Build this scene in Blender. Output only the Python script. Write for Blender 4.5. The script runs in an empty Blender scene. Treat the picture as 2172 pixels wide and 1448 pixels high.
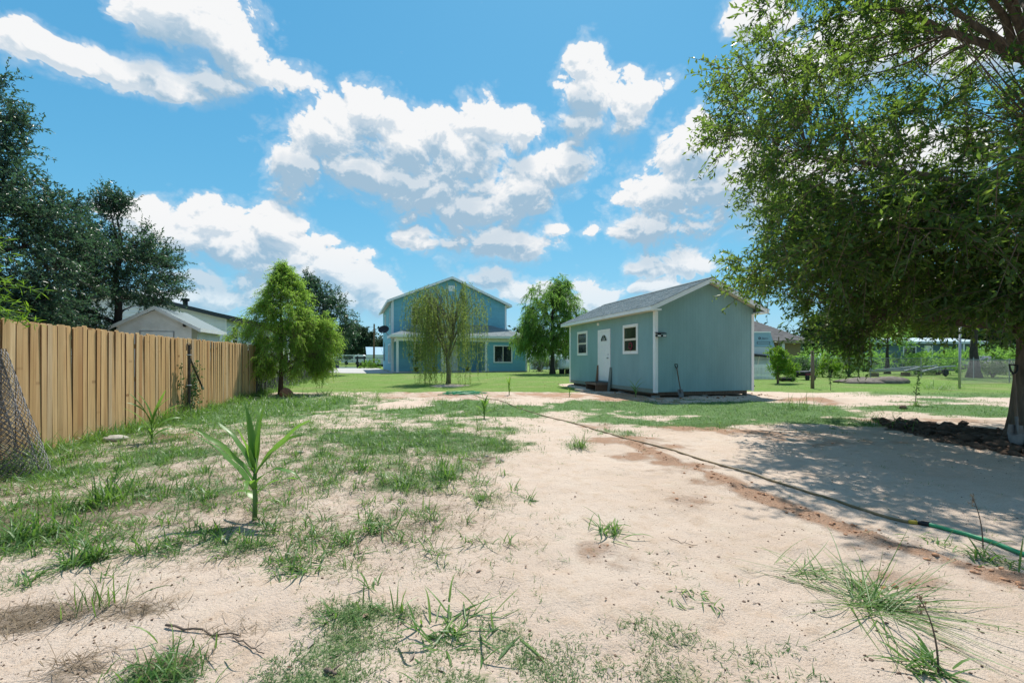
import bpy, math, random
import numpy as np
from mathutils import Vector, Matrix, Euler

# ------------------------------------------------------------------ camera, world, sun, exposure
scene = bpy.context.scene
COL = scene.collection
YAW = math.radians(14.8)          # the camera looks 14.8 degrees to the right of the line of the fence
CAM_H = 1.3
FPX = 965.0                       # focal length in photo pixels (photo 2172 wide)
HOR = 762.0
cam = bpy.data.cameras.new('camera')
cam_ob = bpy.data.objects.new('camera', cam)
COL.objects.link(cam_ob)
cam_ob.location = (0, 0, CAM_H)
cam_ob.rotation_euler = (math.radians(90), 0, -YAW)
cam.sensor_width = 36.0
cam.lens = 36.0 * FPX / 2172.0
cam.shift_y = (HOR - 724.0) / 2172.0
cam.clip_start = 0.05
cam.clip_end = 4000
scene.camera = cam_ob

SUN_EL, SUN_AZ = math.radians(62), math.radians(27.5)     # azimuth clockwise from +Y
sun_dir = Vector((math.sin(SUN_AZ) * math.cos(SUN_EL), math.cos(SUN_AZ) * math.cos(SUN_EL), math.sin(SUN_EL)))
sun = bpy.data.lights.new('sun', 'SUN')
sun.energy = 4.0
sun.angle = math.radians(0.53)
sun.color = (1.0, 0.95, 0.87)
sun_ob = bpy.data.objects.new('sun', sun)
COL.objects.link(sun_ob)
sun_ob.location = (0, 0, 60)
sun_ob.rotation_euler = (-sun_dir).to_track_quat('-Z', 'Y').to_euler()

scene.view_settings.view_transform = 'Standard'
scene.view_settings.look = 'None'
scene.view_settings.gamma = 1
scene.view_settings.use_curve_mapping = False
scene.view_settings.exposure = 0.63


def pix_dir(px, py):
    dx, dz = (px - 1086.0) / FPX, (HOR - py) / FPX
    v = Vector((dx * math.cos(YAW) + math.sin(YAW), -dx * math.sin(YAW) + math.cos(YAW), dz))
    return v


def build_world():
    w = bpy.data.worlds.new('World')
    scene.world = w
    w.use_nodes = True
    nt = w.node_tree
    nt.nodes.clear()
    N, Lk = nt.nodes.new, nt.links.new

    def math_(op, a, b=None, c=None, clamp=False):
        n = N('ShaderNodeMath'); n.operation = op; n.use_clamp = clamp
        for i, v in enumerate((a, b, c)):
            if v is None: continue
            if isinstance(v, (int, float)): n.inputs[i].default_value = v
            else: Lk(v, n.inputs[i])
        return n.outputs[0]

    def smooth(x, lo, hi):
        n = N('ShaderNodeMapRange'); n.interpolation_type = 'SMOOTHSTEP'
        Lk(x, n.inputs['Value'])
        n.inputs['From Min'].default_value = lo; n.inputs['From Max'].default_value = hi
        return n.outputs[0]

    def mixc(f, a, b):
        n = N('ShaderNodeMix'); n.data_type = 'RGBA'
        if isinstance(f, (int, float)): n.inputs[0].default_value = f
        else: Lk(f, n.inputs[0])
        for i, v in ((6, a), (7, b)):
            if isinstance(v, tuple): n.inputs[i].default_value = (*v, 1)
            else: Lk(v, n.inputs[i])
        return n.outputs[2]

    sky = N('ShaderNodeTexSky'); sky.sky_type = 'NISHITA'
    sky.sun_disc = False
    sky.sun_elevation = SUN_EL
    sky.sun_rotation = SUN_AZ
    sky.air_density = 1.0; sky.dust_density = 0.25; sky.ozone_density = 2.2
    # the clear-sky colour: deeper blue overhead, held back towards the bright horizon
    num = N('ShaderNodeVectorMath'); num.operation = 'MULTIPLY'; Lk(sky.outputs[0], num.inputs[0]); num.inputs[1].default_value = SKY_GAIN
    den = N('ShaderNodeVectorMath'); den.operation = 'MULTIPLY_ADD'; Lk(sky.outputs[0], den.inputs[0]); den.inputs[1].default_value = SKY_KNEE; den.inputs[2].default_value = (1, 1, 1)
    dv_ = N('ShaderNodeVectorMath'); dv_.operation = 'DIVIDE'; Lk(num.outputs[0], dv_.inputs[0]); Lk(den.outputs[0], dv_.inputs[1])
    skyc = dv_.outputs[0]

    tc = N('ShaderNodeTexCoord')
    d0 = tc.outputs['Generated']
    off = N('ShaderNodeVectorMath'); off.operation = 'ADD'
    Lk(d0, off.inputs[0]); off.inputs[1].default_value = (sun_dir.x * 0.01, sun_dir.y * 0.01, 0.018)
    nrm = N('ShaderNodeVectorMath'); nrm.operation = 'NORMALIZE'
    Lk(off.outputs[0], nrm.inputs[0])
    d1 = nrm.outputs[0]

    # cumulus: (photo x, photo y, half width, half height) of each billow, turned into directions in the sky
    blobs = [
        (700, 285, 115, 70), (790, 238, 75, 62), (865, 305, 110, 80), (1030, 258, 62, 60), (985, 335, 120, 85),
        (935, 262, 45, 38), (1108, 275, 45, 45), (1182, 345, 72, 50), (790, 365, 165, 55), (640, 350, 60, 50),
        (1010, 440, 150, 55), (1110, 400, 95, 70), (1050, 515, 125, 45), (888, 508, 58, 30), (920, 400, 140, 50),
        (1242, 135, 45, 60), (1250, 195, 72, 62), (1345, 205, 68, 50), (1235, 262, 45, 40), (1335, 262, 35, 40),
        (1490, 325, 105, 90), (1440, 410, 150, 85), (1570, 390, 120, 120), (1390, 485, 95, 36),
        (1370, 565, 55, 26), (1450, 560, 75, 34), (1400, 610, 80, 20),
        (30, 85, 70, 55), (130, 125, 95, 38), (240, 150, 95, 40), (345, 165, 80, 45), (330, 30, 100, 60), (440, 50, 140, 95), (500, 110, 90, 60),
        (560, 155, 100, 36), (470, 178, 80, 40), (390, 195, 50, 30), (300, 458, 95, 45), (450, 475, 85, 60), (590, 490, 80, 65), (510, 530, 190, 42),
        (690, 560, 90, 55), (755, 605, 95, 50), (400, 505, 130, 42), (815, 645, 80, 34), (610, 570, 120, 42), (690, 640, 130, 32),
        (415, 588, 80, 20), (440, 632, 130, 32), (1040, 590, 66, 28), (1115, 620, 90, 28), (1250, 632, 60, 40), (560, 625, 90, 40),
        (790, 538, 24, 9), (1260, 487, 17, 17), (1180, 487, 30, 18), (1610, 40, 70, 60), (1640, 150, 90, 60), (1800, 120, 160, 90),
        (1950, 330, 150, 70), (2100, 100, 120, 90), (1700, 400, 120, 60),
    ]

    # the billows are laid out on a grid of azimuth x elevation and split into a few smooth curves (one product per term), quick to look up
    A0, A1, E0, E1 = YAW - 1.15, YAW + 1.15, -.06, .92
    na, ne = 150, 90
    AA, EE = np.meshgrid(np.linspace(A0, A1, na), np.linspace(E0, E1, ne), indexing='ij')
    DX = np.stack([np.sin(AA) * np.cos(EE), np.cos(AA) * np.cos(EE), np.sin(EE)], -1)
    acc = np.full(AA.shape, -9.0); K = 7.0; sm = np.zeros(AA.shape)
    for (px, py, rx, ry) in blobs:
        c = np.array(pix_dir(px, py).normalized()); h = np.array([c[1], -c[0], 0]); h /= np.linalg.norm(h); u = np.cross(h, c)
        a = pix_dir(px - rx, py).angle(pix_dir(px + rx, py)) / 2 * 1.04
        b = pix_dir(px, py - ry).angle(pix_dir(px, py + ry)) / 2 * 1.04
        w = DX - c
        f = 1 - np.sqrt((w @ h / a) ** 2 + (w @ u / b) ** 2 + (w @ c) ** 2 * 3)
        sm += np.exp(K * np.clip(f, -3, 1.5))
    FLD = np.clip(np.log(sm) / K, -.75, 1.0)
    U_, S_, Vt = np.linalg.svd(FLD, full_matrices=False)
    RANK = 15

    def curve_node(fac, cols, lo, hi):
        """three curves at once, their values kept in 0..1 and stretched back afterwards"""
        n = N('ShaderNodeRGBCurve'); mp = n.mapping; mp.use_clip = False
        mn, mx_ = cols.min(0), cols.max(0); sc = np.maximum(mx_ - mn, 1e-6)
        xs = np.linspace(0, 1, len(cols))
        for k in range(3):
            pts = mp.curves[k].points
            ys = (cols[:, k] - mn[k]) / sc[k]
            pts[0].location = (0, float(ys[0])); pts[-1].location = (1, float(ys[-1]))
            for x, y in zip(xs[1:-1], ys[1:-1]): pts.new(float(x), float(y))
            for p in pts: p.handle_type = 'VECTOR'
        mp.update()
        Lk(fac, n.inputs['Color'])
        m = N('ShaderNodeVectorMath'); m.operation = 'MULTIPLY_ADD'
        Lk(n.outputs[0], m.inputs[0]); m.inputs[1].default_value = sc; m.inputs[2].default_value = mn
        return m.outputs[0]

    sep = N('ShaderNodeSeparateXYZ'); Lk(d0, sep.inputs[0])
    rot = N('ShaderNodeVectorRotate'); rot.rotation_type = 'Z_AXIS'; Lk(d0, rot.inputs['Vector']); rot.inputs['Angle'].default_value = YAW
    sp2 = N('ShaderNodeSeparateXYZ'); Lk(rot.outputs[0], sp2.inputs[0])
    az = math_('ARCTAN2', sp2.outputs[0], sp2.outputs[1])
    el = math_('ARCSINE', sep.outputs[2])

    def field(o_az, o_el):
        an = math_('MULTIPLY_ADD', az, 1 / (A1 - A0), .5 + o_az / (A1 - A0), clamp=True)
        en = math_('MULTIPLY_ADD', el, 1 / (E1 - E0), (-E0 + o_el) / (E1 - E0), clamp=True)
        tot = None
        for g in range(0, RANK, 3):
            ca = curve_node(an, U_[:, g:g + 3] * S_[g:g + 3], 0, 1); ce = curve_node(en, Vt[g:g + 3].T, 0, 1)
            d = N('ShaderNodeVectorMath'); d.operation = 'DOT_PRODUCT'; Lk(ca, d.inputs[0]); Lk(ce, d.inputs[1])
            tot = d.outputs['Value'] if tot is None else math_('ADD', tot, d.outputs['Value'])
        return tot

    def noise(dv, s, detail, rough, off=0.0):
        n = N('ShaderNodeTexNoise'); n.noise_dimensions = '3D'
        mp = N('ShaderNodeMapping'); Lk(dv, mp.inputs[0]); mp.inputs['Scale'].default_value = (s, s, s * 1.25)
        mp.inputs['Location'].default_value = (off, off * .7, off * .3)
        Lk(mp.outputs[0], n.inputs['Vector'])
        n.inputs['Scale'].default_value = 1.0; n.inputs['Detail'].default_value = detail
        n.inputs['Roughness'].default_value = rough
        return n

    wn = noise(d0, 9, 1, .5, 1.3)
    wsc = N('ShaderNodeVectorMath'); wsc.operation = 'MULTIPLY_ADD'
    Lk(wn.outputs['Color'], wsc.inputs[0]); wsc.inputs[1].default_value = (.05, .05, .05); wsc.inputs[2].default_value = (-.025, -.025, -.025)

    # away from the part of the sky in the photograph the same kind of scattered cumulus goes on
    g = noise(d0, 2.6, 2.0, .5, 3.7).outputs[0]
    front = N('ShaderNodeVectorMath'); front.operation = 'DOT_PRODUCT'
    Lk(d0, front.inputs[0]); front.inputs[1].default_value = pix_dir(1086, 500).normalized()
    away = smooth(front.outputs['Value'], .62, .42)
    g = math_('MULTIPLY_ADD', g, 3.0, -1.75)
    g = math_('MULTIPLY_ADD', math_('SUBTRACT', away, 1.0), 3.0, g)

    def density(dv, o_az, o_el):
        f = math_('MAXIMUM', field(o_az, o_el), g)
        wv = N('ShaderNodeVectorMath'); wv.operation = 'ADD'; Lk(dv, wv.inputs[0]); Lk(wsc.outputs[0], wv.inputs[1])
        tot = None
        for s, amp in ((9, .62), (19, .50), (40, .30), (84, .17), (170, .09)):      # rounded billows
            n = noise(wv.outputs[0], s, 0, .5, s * .37).outputs[0]
            b = math_('ABSOLUTE', math_('MULTIPLY_ADD', n, 2.0, -1.0))
            tot = math_('MULTIPLY', b, amp) if tot is None else math_('MULTIPLY_ADD', b, amp, tot)
        n1 = noise(dv, 17, 6, .62, 5.1).outputs[0]                                    # ragged edges
        r = math_('ADD', tot, math_('MULTIPLY_ADD', n1, .85, -.425 - .40))
        return math_('MULTIPLY_ADD', r, 1.12, f), r

    D0, r0 = density(d0, 0.0, 0.0)
    D1, r1 = density(d1, .005, .018)
    F2 = math_('MAXIMUM', field(.01, .065), math_('MULTIPLY_ADD', g, .6, .1))
    thin = smooth(D0, -.35, .1)
    # light through and over the billows: rims and tops towards the sun glow, thick cores and flat undersides are grey
    slope = math_('SUBTRACT', D0, D1)
    core = smooth(math_('MULTIPLY_ADD', r0, .75, F2), -.22, .80)
    alpha = smooth(math_('DIVIDE', math_('ADD', D0, .04), math_('MULTIPLY_ADD', core, .34, .17)), .0, 1.0)
    sl = math_('MINIMUM', math_('MAXIMUM', slope, -.22), .22)
    lit = math_('MULTIPLY_ADD', sl, 2.0, .90)
    lit = math_('MULTIPLY_ADD', core, -.86, lit)
    lit = math_('MULTIPLY_ADD', math_('SUBTRACT', 1.0, smooth(D0, .0, .30)), .16, lit)
    lit = math_('MINIMUM', math_('MAXIMUM', lit, 0.0), 1.0)
    cl = mixc(lit, CLOUD_DARK, CLOUD_LIT)
    sepx = N('ShaderNodeSeparateXYZ'); Lk(d0, sepx.inputs[0])
    hz = smooth(sepx.outputs[2], -.02, .26)           # low clouds are seen through more air
    cl2 = mixc(.55, cl, skyc)
    cl = mixc(hz, cl2, cl)
    thinf = math_('MULTIPLY', thin, .28)
    a = math_('MAXIMUM', alpha, thinf)
    a = math_('MULTIPLY', a, smooth(sepx.outputs[2], -.01, .03))
    out = mixc(a, skyc, cl)
    bg = N('ShaderNodeBackground'); Lk(out, bg.inputs[0]); bg.inputs[1].default_value = SKY_STRENGTH
    o = N('ShaderNodeOutputWorld'); Lk(bg.outputs[0], o.inputs[0])


SKY_STRENGTH = 0.1
SKY_GAIN = (0.46, 1.54, 2.12)
SKY_KNEE = (0.018, 0.205, 0.24)
CLOUD_LIT = (6.0, 6.05, 6.1)
CLOUD_DARK = (2.35, 3.4, 4.35)
build_world()
scene.cycles.max_bounces = 8
scene.cycles.transparent_max_bounces = 8
scene.cycles.sample_clamp_indirect = 6

# ------------------------------------------------------------------ helpers
def rgen(seed): return np.random.default_rng(seed)


def hash2(ix, iy, seed):
    h = (ix.astype(np.int64) * 374761393 + iy.astype(np.int64) * 668265263 + seed * 974634777) & 0xFFFFFFFF
    h = ((h ^ (h >> 13)) * 1274126177) & 0xFFFFFFFF
    h = ((h ^ (h >> 16)) * 2246822519) & 0xFFFFFFFF
    return ((h ^ (h >> 15)) & 0xFFFFFF) / float(0xFFFFFF)


def vnoise(x, y, seed=0):
    x = np.asarray(x, float); y = np.asarray(y, float)
    ix, iy = np.floor(x), np.floor(y)
    fx, fy = x - ix, y - iy
    fx = fx * fx * (3 - 2 * fx); fy = fy * fy * (3 - 2 * fy)
    a = hash2(ix, iy, seed); b = hash2(ix + 1, iy, seed); c = hash2(ix, iy + 1, seed); d = hash2(ix + 1, iy + 1, seed)
    return (a * (1 - fx) + b * fx) * (1 - fy) + (c * (1 - fx) + d * fx) * fy


def fbm(x, y, o=4, seed=0):
    s, a, t = 0, .5, 0
    for i in range(o):
        s = s + a * vnoise(x * 2 ** i + 17.3 * i, y * 2 ** i - 9.1 * i, seed + i); t += a; a *= .5
    return s / t


def sstep(a, b, x):
    t = np.clip((np.asarray(x, float) - a) / (b - a), 0, 1)
    return t * t * (3 - 2 * t)


def cam_xy(x, y):
    """world ground point -> (across, depth) as seen from the camera"""
    return x * math.cos(YAW) - y * math.sin(YAW), x * math.sin(YAW) + y * math.cos(YAW)


def P(px, py, d):
    v = pix_dir(px, py) * d
    return Vector((v.x, v.y, v.z + CAM_H))


def G0(px, py, z=0.0):
    d = (CAM_H - z) * FPX / (py - HOR)
    return P(px, py, d)


# ------------------------------------------------------------------ lie of the land
def ell(x, y, px, py, rx, ry, z=0.0):
    """normalised distance from a patch given by its place in the photo, on the ground"""
    c = G0(px, py, z)
    d = (CAM_H - z) * FPX / (py - HOR)
    d1 = (CAM_H - z) * FPX / (max(py - ry, HOR + 6) - HOR); d2 = (CAM_H - z) * FPX / (py + ry - HOR)
    xr, dd = cam_xy(x, y); cx, cd = cam_xy(c.x, c.y)
    return np.sqrt(((xr - cx) / (rx * d / FPX)) ** 2 + ((dd - cd) / max((d1 - d2) / 2, .02)) ** 2)


RIDGE = [(1330, 935), (1420, 975), (1500, 1005), (1600, 1048), (1690, 1078), (1770, 1105), (1880, 1150), (1960, 1175), (2060, 1205), (2190, 1232)]
RIDGE_W = [G0(*p) for p in RIDGE]


def line_dist(x, y, pts):
    best = np.full(np.shape(x), 1e9)
    for a, b in zip(pts[:-1], pts[1:]):
        dx, dy = b.x - a.x, b.y - a.y
        t = np.clip(((x - a.x) * dx + (y - a.y) * dy) / (dx * dx + dy * dy), 0, 1)
        best = np.minimum(best, np.hypot(x - a.x - t * dx, y - a.y - t * dy))
    return best


TREE = Vector((9.42, 4.66, 0))
SHED = (8.46, 13.38, 3.9, 7.5)


def shed_dist(x, y):
    sx, sy, w, l = SHED
    return np.hypot(np.maximum(np.maximum(sx - x, x - sx - w), 0), np.maximum(np.maximum(sy - y, y - sy - l), 0))


def heap_mask(x, y):
    m = np.maximum(1 - ell(x, y, 2010, 918, 120, 22), 1 - ell(x, y, 2130, 925, 90, 30))
    m = np.maximum(m, 1 - ell(x, y, 1930, 905, 60, 14))
    m = np.maximum(m, 1 - np.hypot(x - TREE.x, y - TREE.y) / 1.6)
    return np.clip(m, 0, 1)


_r = np.random.default_rng(12)
FEET = [(G0(a, b).x, G0(a, b).y, c, .018) for a, b, c in ((1590, 1222, .6), (1765, 1315, .2), (1420, 1185, .9), (1330, 1262, .7), (1480, 1110, 1.0), (1180, 1200, .8), (1060, 1260, .9), (1245, 1290, .6), (1700, 1180, .8), (1530, 1330, .5))]
FEET += [(G0(a, b).x, G0(a, b).y, float(c), .014) for a, b, c in zip(_r.uniform(150, 1900, 30), _r.uniform(1000, 1420, 30), _r.uniform(0, 3, 30))]


def terrain(x, y):
    x = np.asarray(x, float); y = np.asarray(y, float)
    xr, d = cam_xy(x, y)
    z = .17 * sstep(17, 38, d)
    z = z + .1 * (fbm(x / 2.7, y / 2.7, 3, 11) - .5) * sstep(2, 6, d) * .6
    z = z + .05 * (fbm(x / .55, y / .55, 3, 5) - .5) * (1 - sstep(15, 24, d))
    z = z + .02 * (fbm(x / .13, y / .13, 3, 8) - .5) * (1 - sstep(9, 14, d))
    for (fx_, fy_, fa, fd) in FEET:
        u_ = (x - fx_) * math.cos(fa) + (y - fy_) * math.sin(fa); v_ = -(x - fx_) * math.sin(fa) + (y - fy_) * math.cos(fa)
        q_ = (u_ / .13) ** 2 + (v_ / .055) ** 2
        z = z - fd * np.exp(-q_ ** 2) + fd * .35 * np.exp(-(q_ - 1.9) ** 2 * 1.2)
    hm = heap_mask(x, y)
    z = z + hm ** .7 * (.04 + .15 * (fbm(x / .35, y / .35, 3, 21) - .3))
    rd = line_dist(x, y, RIDGE_W)
    z = z + np.exp(-(rd / .09) ** 2) * .11 * np.maximum(fbm(x / .16, y / .16, 3, 31) - .36, -.05)
    # loose earth pushed up around the shed
    sd = shed_dist(x, y)
    z = z + .10 * np.exp(-((sd - .25) / .55) ** 2) * fbm(x / .5, y / .5, 3, 41)
    m = np.clip(1 - ell(x, y, 1745, 850, 120, 9), 0, 1)
    z = z + m * .25 * fbm(x / .4, y / .4, 3, 44)
    return z


def gz(x, y): return float(terrain(np.array([x]), np.array([y]))[0])


def G(px, py):
    """the point of the ground that the photo shows at px, py"""
    z = 0.0
    for _ in range(4):
        p = G0(px, py, z); z = gz(p.x, p.y)
    return Vector((p.x, p.y, z))


GRASS = [  # px, py, rx, ry, density
    (930, 862, 150, 18, 1), (1080, 868, 90, 14, .85), (1330, 862, 170, 13, 1), (1560, 868, 170, 22, 1), (1700, 872, 130, 16, .95), (1980, 866, 230, 14, 1),
    (1320, 892, 90, 12, .7), (1500, 893, 130, 14, .95), (1680, 890, 140, 16, 1), (1250, 855, 100, 8, .9), (1420, 866, 260, 14, 1), (1620, 862, 200, 14, 1), (1930, 848, 150, 8, .7), (2000, 833, 200, 8, 1), (1900, 905, 60, 10, .5),
    (560, 862, 170, 26, 1), (690, 858, 70, 20, .8), (470, 880, 80, 25, .85), (650, 880, 120, 12, .6), (740, 920, 110, 14, .6), (860, 935, 250, 26, .8), (1010, 945, 140, 18, .75),
    (740, 975, 130, 20, .6), (900, 1015, 110, 35, .72), (830, 990, 120, 25, .55), (690, 940, 70, 14, .55), (1060, 915, 80, 12, .5),
    (330, 968, 130, 18, .75), (270, 990, 100, 18, .6), (120, 1005, 70, 30, .9), (560, 935, 120, 10, .4), (450, 950, 60, 20, .4),
    (60, 1150, 110, 45, .85), (230, 1060, 120, 35, .65), (420, 1050, 90, 28, .55), (190, 1185, 80, 35, .7), (60, 1230, 80, 30, .6), (350, 1110, 90, 22, .4), (470, 1160, 110, 24, .65),
    (620, 1060, 70, 30, .45), (640, 1100, 60, 22, .4), (690, 1030, 70, 30, .5), (1030, 1060, 80, 20, .3),
    (780, 1300, 130, 45, .85), (740, 1370, 120, 60, .85), (880, 1390, 140, 60, .6), (1010, 1350, 130, 50, .65), (700, 1440, 130, 50, .8), (1000, 1440, 190, 30, .55),
    (1240, 1400, 160, 55, .48), (1420, 1360, 70, 40, .55), (1430, 1430, 110, 45, .6), (1270, 1320, 140, 25, .22), (1130, 1400, 90, 60, .5), (1560, 1400, 90, 40, .32), (1680, 1390, 80, 20, .2), (1640, 1445, 120, 22, .3),
    (330, 1440, 90, 45, .9), (680, 1200, 50, 18, .4), (660, 1190, 90, 26, .3), (560, 1180, 60, 25, .35), (1300, 918, 60, 8, .5), (1220, 945, 40, 12, .4),
    (830, 1120, 60, 22, .35), (1400, 895, 40, 10, .6),
]
BARE = [  # openings in the grass
    (980, 838, 180, 9), (1140, 836, 80, 6), (860, 858, 70, 10), (1750, 852, 130, 9), (1640, 845, 60, 8), (1850, 845, 90, 7), (1980, 893, 170, 10), (2080, 895, 120, 8), (1150, 850, 60, 5),
    (1880, 915, 120, 12), (955, 818, 45, 3), (2140, 852, 30, 3), (1720, 905, 60, 4), (1930, 857, 60, 3),
]


def grass_cover(x, y):
    x = np.asarray(x, float); y = np.asarray(y, float)
    xr, d = cam_xy(x, y)
    g = np.zeros_like(x)
    wob = (fbm(x / .8, y / .8, 4, 65) - .5) * 1.0 + (fbm(x / .22, y / .22, 3, 66) - .5) * .5
    for (px, py, rx, ry, a) in GRASS:
        e = ell(x, y, px, py, rx * 1.12, ry * 1.12) + wob
        g = np.maximum(g, a * (1 - sstep(.35, 1.3, e)))
    lawn = sstep(17.6, 18.8, d + .9 * (fbm(x / 1.1, y / 1.1, 3, 61) - .5))
    g = np.maximum(g, lawn * .97)
    # along the fence
    f = np.exp(-((x + 4.55) / .35) ** 2) * sstep(6, 8, y) * .75
    g = np.maximum(g, f)
    # thin weeds everywhere on the left half
    g = np.maximum(g, (.22 + .5 * fbm(x / 1.1, y / .9, 3, 67) ** 1.5) * (1 - sstep(-1.2, .6, xr)) * sstep(2.3, 3.2, d))
    n = fbm(x / .3, y / .3, 4, 71)
    g = np.clip(g + (n - .46) * .75 * (g < .93) * sstep(0, .3, g), 0, 1)
    for (px, py, rx, ry) in BARE:
        e = ell(x, y, px, py, rx, ry) + (fbm(x / .5, y / .5, 3, 81) - .5) * .8
        g = g * sstep(.6, 1.1, e)
    g = g * (1 - sstep(.1, .4, heap_mask(x, y)))
    g = g * sstep(.35, .8, shed_dist(x, y) + .4 * (fbm(x / .4, y / .4, 2, 91) - .5))
    return g


def clay_cover(x, y):
    xr, d = cam_xy(x, y)
    rd = line_dist(x, y, RIDGE_W)
    n2 = fbm(x / .35, y / .35, 4, 103)
    c = np.exp(-(rd / .15) ** 2) * np.clip(n2 * 4 - 1.2, 0, 1) * 1.25
    for (px, py, rx, ry, a) in [(930, 838, 260, 10, .55), (1330, 842, 120, 12, 1), (1180, 836, 110, 7, .9), (1480, 905, 120, 12, .85), (1390, 945, 60, 14, .7), (1600, 915, 100, 8, .7),
                                (1880, 893, 150, 9, .55), (2040, 893, 120, 10, .6), (1700, 850, 70, 9, .9), (380, 928, 60, 9, .8), (1260, 1165, 60, 25, .45), (1330, 1190, 50, 18, .35), (620, 845, 60, 8, .6),
                                (1740, 935, 180, 16, .5), (1450, 1060, 60, 20, .4), (1310, 935, 90, 12, .8), (1360, 965, 60, 10, .8), (1450, 985, 70, 14, .8), (1560, 1030, 70, 14, .8), (1250, 905, 60, 6, .6), (1900, 1240, 120, 30, .35), (1800, 1340, 80, 30, .3), (1860, 1150, 120, 30, .4)]:
        c = np.maximum(c, a * (1 - sstep(.2, 1.3, ell(x, y, px, py, rx, ry) + (n2 - .5) * 1.8)))
    n = fbm(x / .3, y / .3, 4, 101)
    return np.clip(c * (.2 + 1.7 * n), 0, 1)


def soil_cover(x, y):
    c = sstep(.02, .3, heap_mask(x, y) + .25 * (fbm(x / .3, y / .3, 3, 111) - .5))
    c = np.maximum(c, 1 - sstep(.5, 1.1, ell(x, y, 1850, 810, 70, 9, .05)))
    c = np.maximum(c, .55 * (1 - sstep(.4, 1.2, ell(x, y, 1030, 975, 60, 14))))
    return np.clip(c, 0, 1)


def thatch_cover(x, y):
    xr, d = cam_xy(x, y)
    c = np.zeros_like(x)
    for (px, py, rx, ry, a) in [(40, 1310, 120, 40, 1), (120, 1300, 90, 30, .9), (270, 1290, 110, 30, .6), (380, 1400, 80, 40, .55), (160, 1420, 80, 40, .6), (60, 1100, 120, 60, .7), (220, 1090, 160, 50, .65), (420, 1080, 150, 40, .5),
                                (480, 1340, 90, 20, .45), (300, 1030, 120, 25, .5), (560, 1160, 90, 25, .4), (950, 880, 160, 10, .3), (600, 1000, 120, 30, .35), (1330, 1420, 120, 40, .2)]:
        c = np.maximum(c, a * (1 - sstep(.3, 1.25, ell(x, y, px, py, rx, ry))))
    c = np.maximum(c, .42 * (1 - sstep(-.8, .3, xr + .5 * (fbm(x / .6, y / .6, 3, 123) - .5))) * sstep(2.4, 3.4, d) * (1 - sstep(7, 10, d)))
    return np.clip(c * (.2 + 1.6 * fbm(x / .2, y / .2, 4, 121)), 0, 1)


# ------------------------------------------------------------------ objects
def tag(o, label=None, cat=None, group=None, kind=None):
    if label: o['label'] = label
    if cat: o['category'] = cat
    if group: o['group'] = group
    if kind: o['kind'] = kind
    return o


def empty(name, loc=(0, 0, 0), rz=0.0, label=None, cat=None, group=None):
    o = bpy.data.objects.new(name, None)
    o.empty_display_size = .2
    COL.objects.link(o)
    o.location = loc; o.rotation_euler = (0, 0, rz)
    return tag(o, label, cat, group)


def link(name, me, parent=None, loc=None, rz=0):
    o = bpy.data.objects.new(name, me)
    COL.objects.link(o)
    if parent is not None: o.parent = parent
    if loc is not None: o.location = loc
    if rz: o.rotation_euler = (0, 0, rz)
    return o


def copy_tree(o, parent=None):
    c = o.copy(); COL.objects.link(c)
    if parent is not None: c.parent = parent
    for ch in list(o.children):
        copy_tree(ch, c)
    return c


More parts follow.
